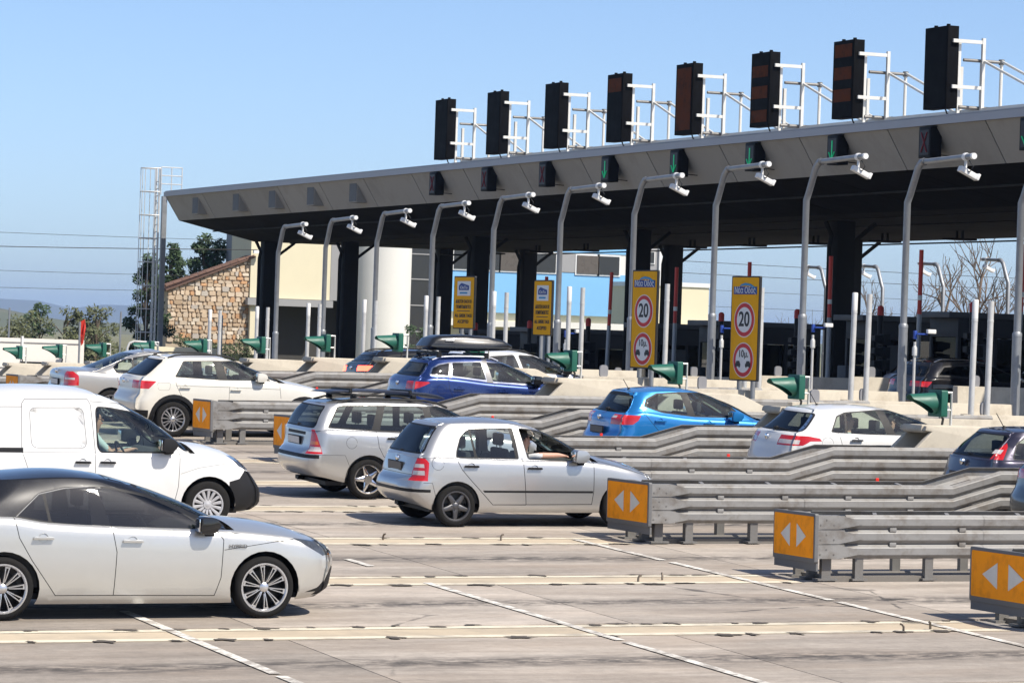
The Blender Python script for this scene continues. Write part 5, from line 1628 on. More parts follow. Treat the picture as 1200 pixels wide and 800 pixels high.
# silver-white hatchback with a black roof ---------------------------------
def spec_corolla():
    dR = [(.90, 1.03), (.95, .82), (1.08, .60), (1.33, .25), (1.92, .25), (1.94, .68), (1.89, .93)]
    dF = [(1.89, .93), (1.94, .68), (1.92, .25), (2.97, .24), (3.03, .42), (3.05, .80), (2.98, .90)]
    s = dict(L=4.40, W=1.79, hubs=(.80, 3.50), inset=.02,
        wheel=dict(r=.318, rim=.236, style='multi', tw=.21),
        zs=[(0, .34), (.3, .27), (.5, .19), (1, .16), (3, .16), (3.7, .18), (4.1, .20), (4.4, .24)],
        sh=[(0, 1.00), (.3, 1.03), (.85, 1.02), (1.25, .965), (1.9, .93), (2.9, .895), (3.15, .885), (3.55, .85), (3.9, .80), (4.2, .735), (4.4, .68)],
        rp=[(0, .14), (.15, .03), (.35, .0), (.5, .03), (.6, .09), (1, .18)],
        fp=[(0, .14), (.15, .04), (.4, .02), (.65, .0), (.88, .02), (1, .09)], ends=(.38, 3.6, .66, 2.9),
        crown=[(0, 0), (.3, .01), (3.0, .05), (3.3, .085), (3.7, .09), (4.1, .055), (4.4, 0)],
        g=dict(wb=.80, wr=.57, xr=[(0, .22), (.4, .42), (.8, .62), (1, .70)], xf=[(0, 3.32), (.4, 2.98), (.75, 2.60), (.92, 2.36), (1, 2.10)],
               zr=[(.5, 1.32), (.9, 1.37), (1.5, 1.395), (2.0, 1.37), (2.4, 1.31)], cr=[(.7, 0), (.95, .035), (1.4, .05), (1.8, .04), (2.1, 0)], ends=(.34, 3.0, .48, 2.5)),
        mats=dict(paint=paint('pearl silver paint', (.56, .555, .525), .62, .33), roof=paint('black roof paint', (.010, .011, .014), .0, .22, .04), mirror=MAT['gloss_black']),
        mirror=(2.88, .955), mirror_y=.80, handles=[(1.19, .82), (2.10, .79)], plate=(.02, .82, 0, 'plate'), badge=(.1, .95))
    w1 = [(.95, 1.035), (1.20, 1.235), (1.245, .975)]; w1 = [(.95, 1.03), (1.18, 1.225), (1.215, 1.235), (1.26, .975)]
    w2 = [(1.245, 1.245), (1.45, 1.285), (1.68, 1.30), (1.70, .935), (1.29, .97)]
    w3 = [(1.78, 1.30), (1.95, 1.285), (2.30, 1.21), (2.62, 1.075), (2.86, .925), (2.86, .905), (1.90, .93)]
    tri = [(2.90, 1.0), (3.03, .935), (2.90, .915)]
    dlo = [(.915, 1.03), (1.18, 1.25), (1.45, 1.31), (1.90, 1.315), (2.30, 1.24), (2.64, 1.105), (3.10, .92), (3.04, .885), (1.9, .915), (1.26, .955)]
    s['regs'] = [arch(.80, .318, .05), arch(3.50, .318, .05), dict(name='air_intake', mat='black_plastic', end=[(.50, .23), (.86, .23), (.74, .36), (.66, .52), (.58, .50)], x=(4.0, 99), layer=0, two=True), dict(name='number_plate_panel', mat='black_plastic', end=[(-.1, .25), (.46, .25), (.50, .50), (-.1, .52)], x=(4.0, 99), layer=0, two=False), hlamp([(3.80, .815), (4.1, .775), (4.5, .735), (4.5, .64), (4.14, .63)], .42, 3.7), lamp([(-.1, .80), (.40, .84), (.42, .92), (-.1, .95)], .40)] + \
        [dict(name='quarter_window', mat='glass_dark', side=rpoly(w1, .02), layer=1), dict(name='side_window', mat='glass_dark', side=rpoly(w2, .025), layer=1), dict(name='side_window', mat='glass_dark', side=rpoly(w3, .025), layer=1), dict(name='quarter_window', mat='glass', side=rpoly(tri, .015), layer=1),
         dict(name='pillar_trim', mat='gloss_black', side=[(1.64, 1.305), (1.82, 1.305), (1.97, .8), (1.71, .8)], layer=1),
         dict(name='window_strip', mat='bright_trim', side=[(.93, 1.024), (1.18, 1.242), (1.45, 1.299), (1.7, 1.314), (1.7, 1.307), (1.45, 1.292), (1.185, 1.234), (.942, 1.024)], layer=1),
         dict(name='window_trim', mat='black_plastic', side=rpoly(dlo, .03), layer=1)] + \
        rearglass(1.04, .62, 1.28, .5, .8) + screen(.93, .70, 1.30, .52, 2.0) + \
        [bump([(4.24, .17), (4.6, .17), (4.6, .52), (4.36, .52), (4.30, .36)], 'black_plastic', 'grille', (4.0, 99)), bump([(-.2, .2), (.3, .2), (.25, .42), (-.2, .45)], 'black_plastic', 'rear_diffuser', (-1, .5))] + \
        seams([dR[:4] + [dR[4], dR[5], dR[6]], dF[2:], [(1.33, .25), (1.92, .25)]], .008) + seams([[(3.06, .70), (3.6, .78), (3.80, .80)], [(3.15, .87), (3.5, .80), (3.85, .765)]], .006) + \
        [dict(name='door', mat='paint', side=dR, layer=0), dict(name='door', mat='paint', side=dF, layer=0), dict(name='side_skirt', mat='paint', side=[(1.2, .1), (3.1, .1), (3.1, .225), (1.28, .225)], layer=0)]
    return s

# white panel van -----------------------------------------------------------
def spec_van():
    pt = paint('white van paint', (.68, .68, .665), 0, .4, .12)
    dS = [(.93, 1.60), (.97, 1.66), (1.80, 1.67), (1.84, 1.60), (1.90, 1.0), (1.90, .36), (1.15, .36), (1.00, .80), (.93, 1.0)]
    dF = [(1.82, 1.66), (1.90, 1.0), (1.90, .36), (2.98, .36), (3.02, .55), (3.04, 1.0), (3.0, 1.10), (2.70, 1.45), (2.42, 1.62)]
    wf = [(1.92, 1.50), (1.93, 1.56), (2.1, 1.55), (2.40, 1.50), (2.66, 1.40), (2.88, 1.24), (2.98, 1.08), (2.96, 1.0), (1.98, 1.0), (1.94, 1.06)]
    pan = rpoly([(1.03, 1.55), (1.74, 1.56), (1.79, 1.04), (1.06, 1.04)], .09, 6)
    s = dict(L=4.32, W=1.83, hubs=(.74, 3.44), inset=.03, bow=.025, ends=(.22, 5, .62, 2.8),
        wheel=dict(r=.315, rim=.198, style='cover', rim_mat='wheelcover', tw=.195),
        zs=[(0, .36), (.3, .3), (.6, .24), (3.0, .24), (3.6, .22), (4.32, .24)],
        sh=[(0, 1.0), (2.0, 1.0), (2.9, .985), (3.15, .98), (3.5, .96), (3.85, .88), (4.1, .76), (4.32, .66)],
        rp=[(0, .05), (.2, .0), (.4, .02), (.5, .05), (1, .06)],
        fp=[(0, .10), (.2, .0), (.5, .0), (.7, .05), (1, .2)],
        crown=[(0, 0), (.3, .01), (2.9, .03), (3.2, .11), (3.6, .11), (4.0, .07), (4.32, 0)],
        g=dict(wb=.87, wr=.745, xr=[(0, .06), (.7, .10), (1, .18)], xf=[(0, 3.36), (.4, 3.02), (.75, 2.66), (.92, 2.40), (1, 2.12)],
               zr=[(0, 1.69), (.6, 1.725), (1.6, 1.73), (2.0, 1.71), (2.5, 1.62)], cr=[(.18, 0), (.5, .06), (1.2, .085), (1.8, .07), (2.12, 0)], ends=(.16, 5, .46, 2.6)),
        mats=dict(paint=pt, handle=MAT['black_plastic'], mirror=MAT['black_plastic']),
        mirror=(2.86, 1.10), mirror_y=.86, handles=[(1.73, .86), (2.06, .86)], seats=[(2.28, -.38), (2.28, .38)], seat_f=1.5)
    s['regs'] = [arch(.74, .315, .06), arch(3.44, .315, .06),
        bump([(3.95, .76), (3.86, .66), (3.72, .62), (3.70, .1), (4.5, .1), (4.5, .70), (4.22, .70)], 'black_plastic', 'bumper', (3.6, 99)), hlamp([(3.74, .95), (3.98, .92), (4.5, .86), (4.5, .72), (4.0, .76), (3.86, .82)], .40, 3.6),
        dict(name='side_window', mat='glass', side=rpoly(wf, .05), layer=1), dict(name='window_trim', mat='black_plastic', side=grow(rpoly(wf, .05), .018), layer=1)] + \
        screen(1.02, .74, 1.60, .62, 2.1) + rearglass(1.05, .6, 1.5, .55, .3) + [dict(name='door_rail', mat='black_plastic', side=[(.12, .975), (.95, .975), (.95, 1.04), (.12, 1.035)], ymin=.5)] + \
        seams([dS[:7], [(1.15, .36), (1.00, .80), (.93, 1.0), (.93, 1.60)], [(1.90, .36), (2.98, .36), (3.02, .55), (3.04, .97), (3.0, 1.10)], [(.93, 1.56), (.1, 1.55)], [(1.84, 1.64), (2.2, 1.62), (2.5, 1.53)]], .007) + seams([pan + pan[:1]], .006) + seams([[(3.05, .72), (3.3, .80), (3.70, .86)]], .004) + \
        [dict(name='door_panel', mat='paint', side=pan, layer=1, press=.022), dict(name='sliding_door', mat='paint', side=dS), dict(name='door', mat='paint', side=dF)]
    return s

# silver estate ---------------------------------------------------------------
def spec_focus():
    dR = [(1.12, 1.02), (1.13, .78), (1.20, .65), (1.34, .50), (1.40, .30), (2.02, .30), (1.98, .99)]
    dF = [(1.98, .99), (2.02, .30), (3.05, .30), (3.1, .6), (3.08, .95)]
    s = dict(L=4.44, W=1.70, hubs=(.98, 3.59), inset=.03, ends=(.32, 3.8, .75, 2.7),
        wheel=dict(r=.302, rim=.208, style='star', rim_mat='chrome', tw=.195),
        zs=[(0, .36), (.3, .32), (.62, .25), (1.2, .21), (3.1, .21), (4.0, .23), (4.44, .28)],
        sh=[(0, .99), (.3, 1.03), (1.1, 1.01), (2., .98), (2.8, .955), (3.1, .93), (3.6, .86), (4.1, .74), (4.44, .62)],
        rp=[(0, .10), (.12, .03), (.25, .0), (.42, .0), (.5, .04), (.56, .08), (1, .12)],
        fp=[(0, .1), (.3, .0), (.6, .02), (1, .14)],
        crown=[(0, 0), (.3, .01), (2.9, .05), (3.3, .09), (3.8, .08), (4.2, .04), (4.44, 0)],
        g=dict(wb=.775, wr=.60, xr=[(0, .11), (.5, .20), (.9, .32), (1, .40)], xf=[(0, 3.30), (.4, 2.98), (.8, 2.62), (.93, 2.44), (1, 2.24)],
               zr=[(.3, 1.40), (1, 1.425), (1.8, 1.42), (2.3, 1.37), (2.6, 1.32)], cr=[(.4, 0), (.7, .03), (1.3, .045), (1.9, .04), (2.24, 0)], ends=(.22, 3.6, .42, 2.5)),
        mats=dict(paint=MAT['silver'], handle=MAT['black_plastic']),
        handles=[(1.36, .91), (2.25, .90)], mirror=(2.86, 1.04), mirror_y=.76, plate=(.08, .84, -.05, 'plate'), wiper=((.16, 1.06), (.17, 1.05)), rails=(.55, 2.3), rail_mat='black_plastic')
    q1 = [(.37, 1.065), (.53, 1.345), (.60, 1.365), (1.15, 1.375), (1.03, 1.035)]
    q2 = [(1.27, 1.378), (1.86, 1.375), (1.93, 1.005), (1.155, 1.03)]
    q3 = [(1.98, 1.37), (2.14, 1.365), (2.42, 1.30), (2.64, 1.20), (2.88, 1.0), (2.84, .975), (2.04, 1.0)]
    dlo = [(.34, 1.05), (.515, 1.36), (.6, 1.385), (1.3, 1.395), (2.14, 1.385), (2.44, 1.32), (2.66, 1.22), (2.93, .99), (2.9, .96), (1.1, 1.01)]
    s['regs'] = [arch(.98, .302, .06), arch(3.59, .302, .06),
        lamp([(-.1, .80), (.205, .80), (.195, .85), (-.1, .85)], .60, .5, 'lamp_amber', 'indicator_lamp'), lamp([(-.1, .70), (.235, .70), (.22, .77), (-.1, .77)], .60, .5, 'lamp_clear', 'reversing_lamp'),
        lamp([(-.1, .66), (.25, .67), (.17, 1.02), (-.1, 1.02)], .585, .5)] + \
        [dict(name='side_window', mat='glass', side=rpoly(q, .03), layer=1) for q in (q1, q2, q3)] + [dict(name='window_trim', mat='black_plastic', side=rpoly(dlo, .03), layer=1)] + \
        rearglass(1.06, .63, 1.35, .53, .5) + screen(1.0, .68, 1.33, .54, 2.1) + \
        [bump([(-.1, .60), (.2, .60), (.2, .655), (-.1, .655)], 'black_plastic', 'bumper_pad', (-1, .18)), dict(name='plate_trim', mat='black_plastic', end=[(-.1, .93), (.40, .93), (.40, .975), (-.1, .975)], x=(-1, .3), two=False, layer=0), hlamp([(4.0, .78), (4.5, .70), (4.5, .58), (4.1, .62)], .42, 3.8)] + \
        seams([[(1.09, 1.02)] + dR[1:6] + [(1.98, .97)], dF[1:]], .008) + seams([circ(.70, .84, .085, 18)], .005) + seams([[(.14, .655), (.60, .655), (.72, .40)]], .005) + \
        [dict(name='door', mat='paint', side=dR, layer=0), dict(name='door', mat='paint', side=dF, layer=0)]
    return s

def spec_troc():
    dR = [(.81, 1.10), (.83, .98), (.92, .80), (1.15, .50), (1.2, .40), (1.86, .40), (1.87, .96), (1.80, 1.08)]
    dF = [(1.80, 1.08), (1.87, .96), (1.86, .40), (2.82, .40), (2.9, .76), (2.87, 1.05)]
    s = dict(L=4.23, W=1.82, hubs=(.79, 3.38), inset=.03, ends=(.36, 3.4, .72, 2.7),
        wheel=dict(r=.335, rim=.222, style='ten', tw=.205),
        zs=[(0, .40), (.3, .34), (.55, .28), (3.0, .28), (3.7, .28), (4.23, .32)],
        sh=[(0, 1.09), (.3, 1.115), (.8, 1.10), (1.7, 1.075), (2.5, 1.06), (2.85, 1.045), (3.4, .97), (3.9, .86), (4.23, .74)],
        rp=[(0, .10), (.2, .0), (.42, .0), (.5, .03), (.6, .08), (.9, .10), (1, .17)],
        fp=[(0, .1), (.3, .0), (.6, .02), (1, .14)],
        crown=[(0, 0), (.2, .01), (2.6, .04), (2.95, .07), (3.5, .07), (3.9, .04), (4.23, 0)],
        g=dict(wb=.815, wr=.60, xr=[(0, .18), (.4, .36), (.85, .56), (1, .64)], xf=[(0, 3.08), (.4, 2.78), (.8, 2.42), (.93, 2.24), (1, 2.05)],
               zr=[(.5, 1.46), (1.0, 1.485), (1.6, 1.49), (2.0, 1.465), (2.4, 1.40)], cr=[(.64, 0), (.9, .03), (1.3, .05), (1.8, .04), (2.05, 0)], ends=(.32, 3.2, .42, 2.5)),
        mats=dict(paint=MAT['beige_white']), light_seats=True,
        handles=[(1.00, .94), (2.0, .91)], mirror=(2.50, 1.15), mirror_y=.80, badge=(.05, 1.02), rails=(.75, 2.1))
    w1 = [(.85, 1.135), (1.03, 1.41), (1.60, 1.425), (1.67, 1.105)]
    w2 = [(1.77, 1.42), (1.98, 1.425), (2.24, 1.345), (2.56, 1.17), (2.58, 1.10), (1.86, 1.10)]
    dlo = [(.82, 1.125), (1.015, 1.43), (1.6, 1.445), (2.0, 1.445), (2.26, 1.365), (2.60, 1.18), (2.74, 1.08), (1.75, 1.08)]
    s['regs'] = [arch(.79, .335, .06), arch(3.38, .335, .06), clad(.79, .335, .075, .06), clad(3.38, .335, .075, .06), bump([(.9, .1), (3.3, .1), (3.3, .40), (.9, .40)], 'black_plastic', 'side_cladding'),
        lamp([(-.1, .90), (.30, .90), (.45, 1.05), (-.1, 1.05)], .42, .6)] + [dict(name='side_window', mat='glass', side=rpoly(q, .025), layer=1) for q in (w1, w2)] + [dict(name='window_trim', mat='black_plastic', side=rpoly(dlo, .03), layer=1)] + \
        rearglass(1.15, .64, 1.42, .52, .8) + screen(1.09, .70, 1.43, .54, 2.0) + [bump([(-.2, .2), (.3, .2), (.3, .50), (-.2, .50)], 'black_plastic', 'rear_bumper', (-1, .4))] + \
        seams([dR[:4], [dR[6], dR[5]], [dF[4], dF[5]], [(.83, .97), (1.85, .955), (2.88, .93)]], .007) + seams([rpoly([(.48, .88), (.70, .88), (.72, 1.02), (.46, 1.02)], .05)], .004) + [dict(name='door', mat='paint', side=dR, layer=0), dict(name='door', mat='paint', side=dF, layer=0)]
    return s

def spec_kadjar():
    dR = [(.83, 1.22), (.86, 1.0), (1.0, .7), (1.2, .45), (1.80, .45), (1.81, 1.14)]
    dF = [(1.81, 1.14), (1.80, .45), (2.9, .45), (2.98, .8), (2.95, 1.08)]
    s = dict(L=4.45, W=1.84, hubs=(.87, 3.52), inset=.03, ends=(.38, 3.2, .72, 2.7),
        wheel=dict(r=.345, rim=.235, style='ten', tw=.21),
        zs=[(0, .44), (.3, .38), (.55, .3), (3.0, .3), (3.8, .3), (4.45, .34)],
        sh=[(0, 1.14), (.3, 1.21), (.6, 1.225), (1.0, 1.205), (1.7, 1.135), (2.5, 1.085), (2.95, 1.06), (3.5, .99), (4.1, .87), (4.45, .75)],
        rp=[(0, .12), (.2, .0), (.42, .0), (.5, .03), (.6, .08), (.9, .12), (1, .22)],
        fp=[(0, .1), (.3, .0), (.6, .02), (1, .16)],
        crown=[(0, 0), (.2, .01), (2.8, .04), (3.2, .08), (3.7, .08), (4.1, .04), (4.45, 0)],
        g=dict(wb=.815, wr=.58, xr=[(0, .22), (.4, .34), (.85, .46), (1, .50)], xf=[(0, 3.22), (.4, 2.92), (.8, 2.54), (.93, 2.34), (1, 2.10)],
               zr=[(.4, 1.52), (.8, 1.555), (1.5, 1.57), (2.0, 1.545), (2.4, 1.47)], cr=[(.5, 0), (.8, .03), (1.3, .05), (1.8, .04), (2.10, 0)], ends=(.34, 3.0, .42, 2.5)),
        mats=dict(paint=paint('deep blue paint', (.012, .036, .165), .55, .26, .04), mirror=MAT['gloss_black']),
        handles=[(1.06, 1.0), (1.99, .96)], mirror=(2.70, 1.20), mirror_y=.82, badge=(.10, 1.07), rails=(.62, 2.0), rail_mat='alloy', aerial=(.72, 1.60, .12))
    w1 = [(.51, 1.265), (.58, 1.39), (.72, 1.455), (.93, 1.49), (.87, 1.255)]
    w2 = [(1.0, 1.50), (1.60, 1.52), (1.66, 1.18), (.95, 1.25)]
    w3 = [(1.72, 1.52), (2.04, 1.505), (2.42, 1.385), (2.74, 1.19), (2.72, 1.11), (1.80, 1.155)]
    dlo = [(.47, 1.25), (.56, 1.40), (.71, 1.475), (.95, 1.512), (1.65, 1.545), (2.05, 1.53), (2.45, 1.405), (2.86, 1.13), (2.74, 1.085), (1.8, 1.13), (.96, 1.23)]
    s['regs'] = [arch(.87, .345, .06), arch(3.52, .345, .06), lamp([(-.1, .97), (.20, .98), (.46, 1.11), (.42, 1.13), (-.1, 1.13)], .45, .6)] + [dict(name='side_window', mat='glass_dark', side=rpoly(q, .025), layer=1) for q in (w1, w2)] + [dict(name='side_window', mat='glass', side=rpoly(w3, .025), layer=1),
        dict(name='pillar_trim', mat='alloy_dark', side=[(.90, 1.5), (.97, 1.5), (.93, 1.2), (.88, 1.2)], layer=1), dict(name='pillar_trim', mat='alloy_dark', side=[(1.62, 1.56), (1.73, 1.56), (1.81, 1.1), (1.68, 1.1)], layer=1),
        dict(name='window_strip', mat='chrome', side=rpoly(dlo, .03), layer=1)] + rearglass(1.24, .63, 1.46, .53, .7) + screen(1.1, .7, 1.48, .54, 2.1) + \
        seams([dR[:4], [dR[5], dR[4]], dF[3:]], .007) + seams([circ(.70, .99, .10, 18)], .005) + [dict(name='door', mat='paint', side=dR, layer=0), dict(name='door', mat='paint', side=dF, layer=0)]
    return s

def spec_i20():
    dR = [(.55, 1.18), (.57, 1.05), (.75, .85), (.95, .65), (1.1, .35), (1.55, .35), (1.56, .90), (1.49, 1.03)]
    dF = [(1.49, 1.03), (1.56, .90), (1.55, .35), (2.55, .35), (2.6, .7), (2.55, 1.02)]
    s = dict(L=4.04, W=1.75, hubs=(.66, 3.24), inset=.03, ends=(.34, 3.2, .70, 2.7),
        wheel=dict(r=.305, rim=.205, style='ten', tw=.195),
        zs=[(0, .38), (.3, .3), (.5, .22), (3.0, .22), (3.6, .24), (4.04, .28)],
        sh=[(0, 1.03), (.3, 1.09), (.55, 1.12), (.9, 1.08), (1.4, 1.03), (2.3, 1.0), (2.65, .985), (3.1, .92), (3.6, .80), (4.04, .65)],
        rp=[(0, .12), (.2, .0), (.42, .0), (.5, .04), (.6, .08), (.9, .10), (1, .18)],
        fp=[(0, .1), (.3, .0), (.6, .02), (1, .16)],
        crown=[(0, 0), (.2, .01), (2.5, .03), (2.8, .07), (3.3, .07), (3.7, .04), (4.04, 0)],
        g=dict(wb=.775, wr=.56, xr=[(0, .19), (.4, .30), (.85, .38), (1, .42)], xf=[(0, 2.92), (.4, 2.62), (.8, 2.24), (.93, 2.04), (1, 1.82)],
               zr=[(.3, 1.40), (.7, 1.445), (1.3, 1.465), (1.7, 1.445), (2.1, 1.38)], cr=[(.42, 0), (.65, .03), (1.1, .05), (1.5, .04), (1.82, 0)], ends=(.34, 3.0, .42, 2.5)),
        mats=dict(paint=paint('bright blue paint', (.018, .22, .56), .45, .28, .05)),
        handles=[(.82, .97), (1.73, .94)], mirror=(2.22, 1.07), mirror_y=.79, badge=(.06, .99), plate=(.03, .78, 0, 'plate_dark'), aerial=(.60, 1.46, .2), wiper=((.22, 1.12), (.24, 1.10)))
    w1 = [(.63, 1.21), (.67, 1.32), (.86, 1.405), (1.28, 1.43), (1.37, 1.075), (.92, 1.125)]
    w2 = [(1.42, 1.435), (1.84, 1.42), (2.20, 1.22), (2.26, 1.04), (1.92, 1.04), (1.51, 1.065)]
    dlo = [(.56, 1.20), (.63, 1.33), (.85, 1.428), (1.3, 1.455), (1.85, 1.44), (2.23, 1.235), (2.42, 1.03), (1.5, 1.04), (.9, 1.10)]
    s['regs'] = [arch(.66, .305, .055), arch(3.24, .305, .055), lamp([(-.1, 1.0), (.26, 1.0), (.26, 1.06), (-.1, 1.06)], .40, .16, 'lamp_clear', 'reversing_lamp', (1.0, 1.09)), lamp([(-.1, .88), (.32, .90), (.42, .97), (.47, 1.055), (-.1, 1.06)], .40, .6)] + \
        [dict(name='side_window', mat='glass', side=rpoly(q, .025), layer=1) for q in (w1, w2)] + [dict(name='window_trim', mat='black_plastic', side=rpoly(dlo, .03), layer=1)] + \
        rearglass(1.10, .60, 1.36, .50, .6) + [bump([(.3, 1.36), (.40, 1.36), (.60, 1.44), (.2, 1.44)], 'black_plastic', 'rear_spoiler', (-1, .44))] + screen(1.03, .66, 1.40, .52, 1.9) + \
        seams([dR[:5], [dR[6], dR[5]], [dF[4], dF[5]]], .007) + [bump([(-.2, .2), (.3, .2), (.3, .55), (-.2, .55)], 'black_plastic', 'rear_bumper', (-1, .4)), dict(name='door', mat='paint', side=dR, layer=0), dict(name='door', mat='paint', side=dF, layer=0)]
    return s

def spec_c4():
    dR = [(.92, 1.09), (1.0, .8), (1.2, .5), (1.25, .35), (1.95, .35), (1.96, 1.06)]
    dF = [(1.96, 1.06), (1.95, .35), (2.95, .35), (3.0, .7), (2.97, 1.03)]
    s = dict(L=4.33, W=1.79, hubs=(.75, 3.36), inset=.03, ends=(.42, 2.9, .75, 2.7),
        wheel=dict(r=.32, rim=.21, style='ten', tw=.205),
        zs=[(0, .38), (.3, .32), (.5, .24), (3.0, .22), (3.8, .24), (4.33, .28)],
        sh=[(0, 1.03), (.3, 1.07), (.8, 1.085), (1.5, 1.065), (2.4, 1.045), (2.9, 1.02), (3.4, .93), (3.9, .80), (4.33, .64)],
        rp=[(0, .12), (.2, .0), (.42, .0), (.55, .04), (.8, .08), (1, .16)],
        fp=[(0, .1), (.3, .0), (.6, .02), (1, .16)],
        crown=[(0, 0), (.2, .01), (2.8, .03), (3.1, .08), (3.6, .08), (4.0, .04), (4.33, 0)],
        g=dict(wb=.80, wr=.585, xr=[(0, .18), (.4, .36), (.8, .50), (1, .56)], xf=[(0, 3.24), (.4, 2.94), (.8, 2.56), (.93, 2.36), (1, 2.14)],
               zr=[(.4, 1.40), (.8, 1.435), (1.4, 1.455), (1.9, 1.44), (2.4, 1.37)], cr=[(.56, 0), (.8, .03), (1.3, .05), (1.8, .04), (2.14, 0)], ends=(.40, 2.8, .42, 2.5)),
        mats=dict(paint=paint('white paint', (.70, .70, .68), 0, .35, .10), handle=MAT['chrome']),
        handles=[(1.22, .98), (2.12, .95)], mirror=(2.75, 1.10), mirror_y=.80, badge=(.08, .98), aerial=(.95, 1.48, .26), wiper=((.24, 1.11), (.26, 1.10)))
    w1 = [(.84, 1.105), (.97, 1.325), (1.10, 1.375), (1.06, 1.085)]; w2 = [(1.14, 1.385), (1.68, 1.43), (1.80, 1.075), (1.10, 1.085)]
    w3 = [(1.82, 1.43), (2.12, 1.415), (2.42, 1.34), (2.76, 1.13), (2.78, 1.07), (1.96, 1.07)]
    dlo = [(.81, 1.095), (.955, 1.345), (1.12, 1.405), (1.7, 1.45), (2.15, 1.435), (2.45, 1.355), (2.9, 1.05), (1.05, 1.07)]
    s['regs'] = [arch(.75, .32, .055), arch(3.36, .32, .055), lamp([(-.1, .90), (.34, .90), (.34, .97), (-.1, .97)], .38, .3, 'lamp_clear', 'reversing_lamp', (.86, .965)), lamp([(-.1, .86), (.30, .88), (.42, .95), (.62, .955), (.58, 1.0), (.40, 1.03), (-.1, 1.03)], .36, .7)] + \
        [dict(name='side_window', mat='glass', side=rpoly(q, .025), layer=1) for q in (w1, w2, w3)] + [dict(name='window_trim', mat='black_plastic', side=rpoly(dlo, .03), layer=1)] + \
        rearglass(1.10, .66, 1.36, .53, .75) + screen(1.07, .70, 1.40, .54, 2.1) + seams([dR[:4], [dR[5], dR[4]], dF[3:]], .007) + seams([circ(.72, .92, .10, 16)], .004) + [dict(name='door', mat='paint', side=dR, layer=0), dict(name='door', mat='paint', side=dF, layer=0)]
    return s

def spec_corsa():
    dF = [(1.15, .96), (1.2, .3), (2.5, .3), (2.55, .9)]
    s = dict(L=3.82, W=1.65, hubs=(.66, 3.15), inset=.03, ends=(.36, 3.0, .70, 2.7),
        wheel=dict(r=.29, rim=.19, style='cover', rim_mat='wheelcover', tw=.185),
        zs=[(0, .38), (.3, .3), (.5, .22), (3.0, .22), (3.82, .28)],
        sh=[(0, .98), (.3, 1.0), (1.2, .97), (2.2, .93), (2.6, .90), (3.0, .83), (3.5, .7), (3.82, .6)],
        rp=[(0, .12), (.2, .0), (.42, .0), (.5, .04), (.7, .08), (1, .13)], fp=[(0, .1), (.3, .0), (.6, .02), (1, .16)],
        crown=[(0, 0), (.2, .01), (2.4, .03), (2.7, .07), (3.2, .07), (3.82, 0)],
        g=dict(wb=.755, wr=.555, xr=[(0, .13), (.5, .30), (.85, .46), (1, .52)], xf=[(0, 2.78), (.4, 2.48), (.8, 2.12), (.93, 1.94), (1, 1.72)],
               zr=[(.4, 1.365), (.8, 1.40), (1.3, 1.405), (1.6, 1.385), (2.0, 1.32)], cr=[(.52, 0), (.7, .025), (1.1, .04), (1.5, .03), (1.72, 0)], ends=(.36, 3.0, .42, 2.5)),
        mats=dict(paint=paint('dark violet grey paint', (.040, .036, .058), .5, .3, .06)),
        handles=[(1.42, .84)], mirror=(2.25, 1.02), mirror_y=.74, badge=(.06, .93), aerial=(.75, 1.43, .25), plate=(.02, .72, 0, 'plate_dark'), wiper=((.20, 1.03), (.22, 1.02)))
    w1 = [(.50, 1.02), (.60, 1.22), (.78, 1.33), (1.12, 1.35), (1.16, .99)]; w2 = [(1.22, 1.355), (1.6, 1.345), (1.95, 1.2), (2.28, .97), (1.24, .98)]
    s['regs'] = [arch(.66, .29, .055), arch(3.15, .29, .055), lamp([(.0, 1.0), (.34, 1.0), (.46, 1.18), (.52, 1.32), (.46, 1.33), (.2, 1.1)], .55, .6), lamp([(.0, 1.08), (.34, 1.08), (.40, 1.14), (.2, 1.14)], .5, .6, 'lamp_clear', 'reversing_lamp')] + \
        [dict(name='side_window', mat='glass', side=rpoly(q, .03), layer=1) for q in (w1, w2)] + [dict(name='window_trim', mat='black_plastic', side=grow(rpoly(q, .03), .018), layer=1) for q in (w1, w2)] + \
        rearglass(1.03, .56, 1.33, .47, .6) + screen(.96, .64, 1.34, .5, 1.7) + seams([[dF[0], dF[1], dF[2], dF[3]]], .007) + seams([circ(.60, .86, .085, 18)], .006) + [dict(name='door', mat='paint', side=dF, layer=0)]
    s['regs'].insert(2, s['regs'].pop(3))
    return s

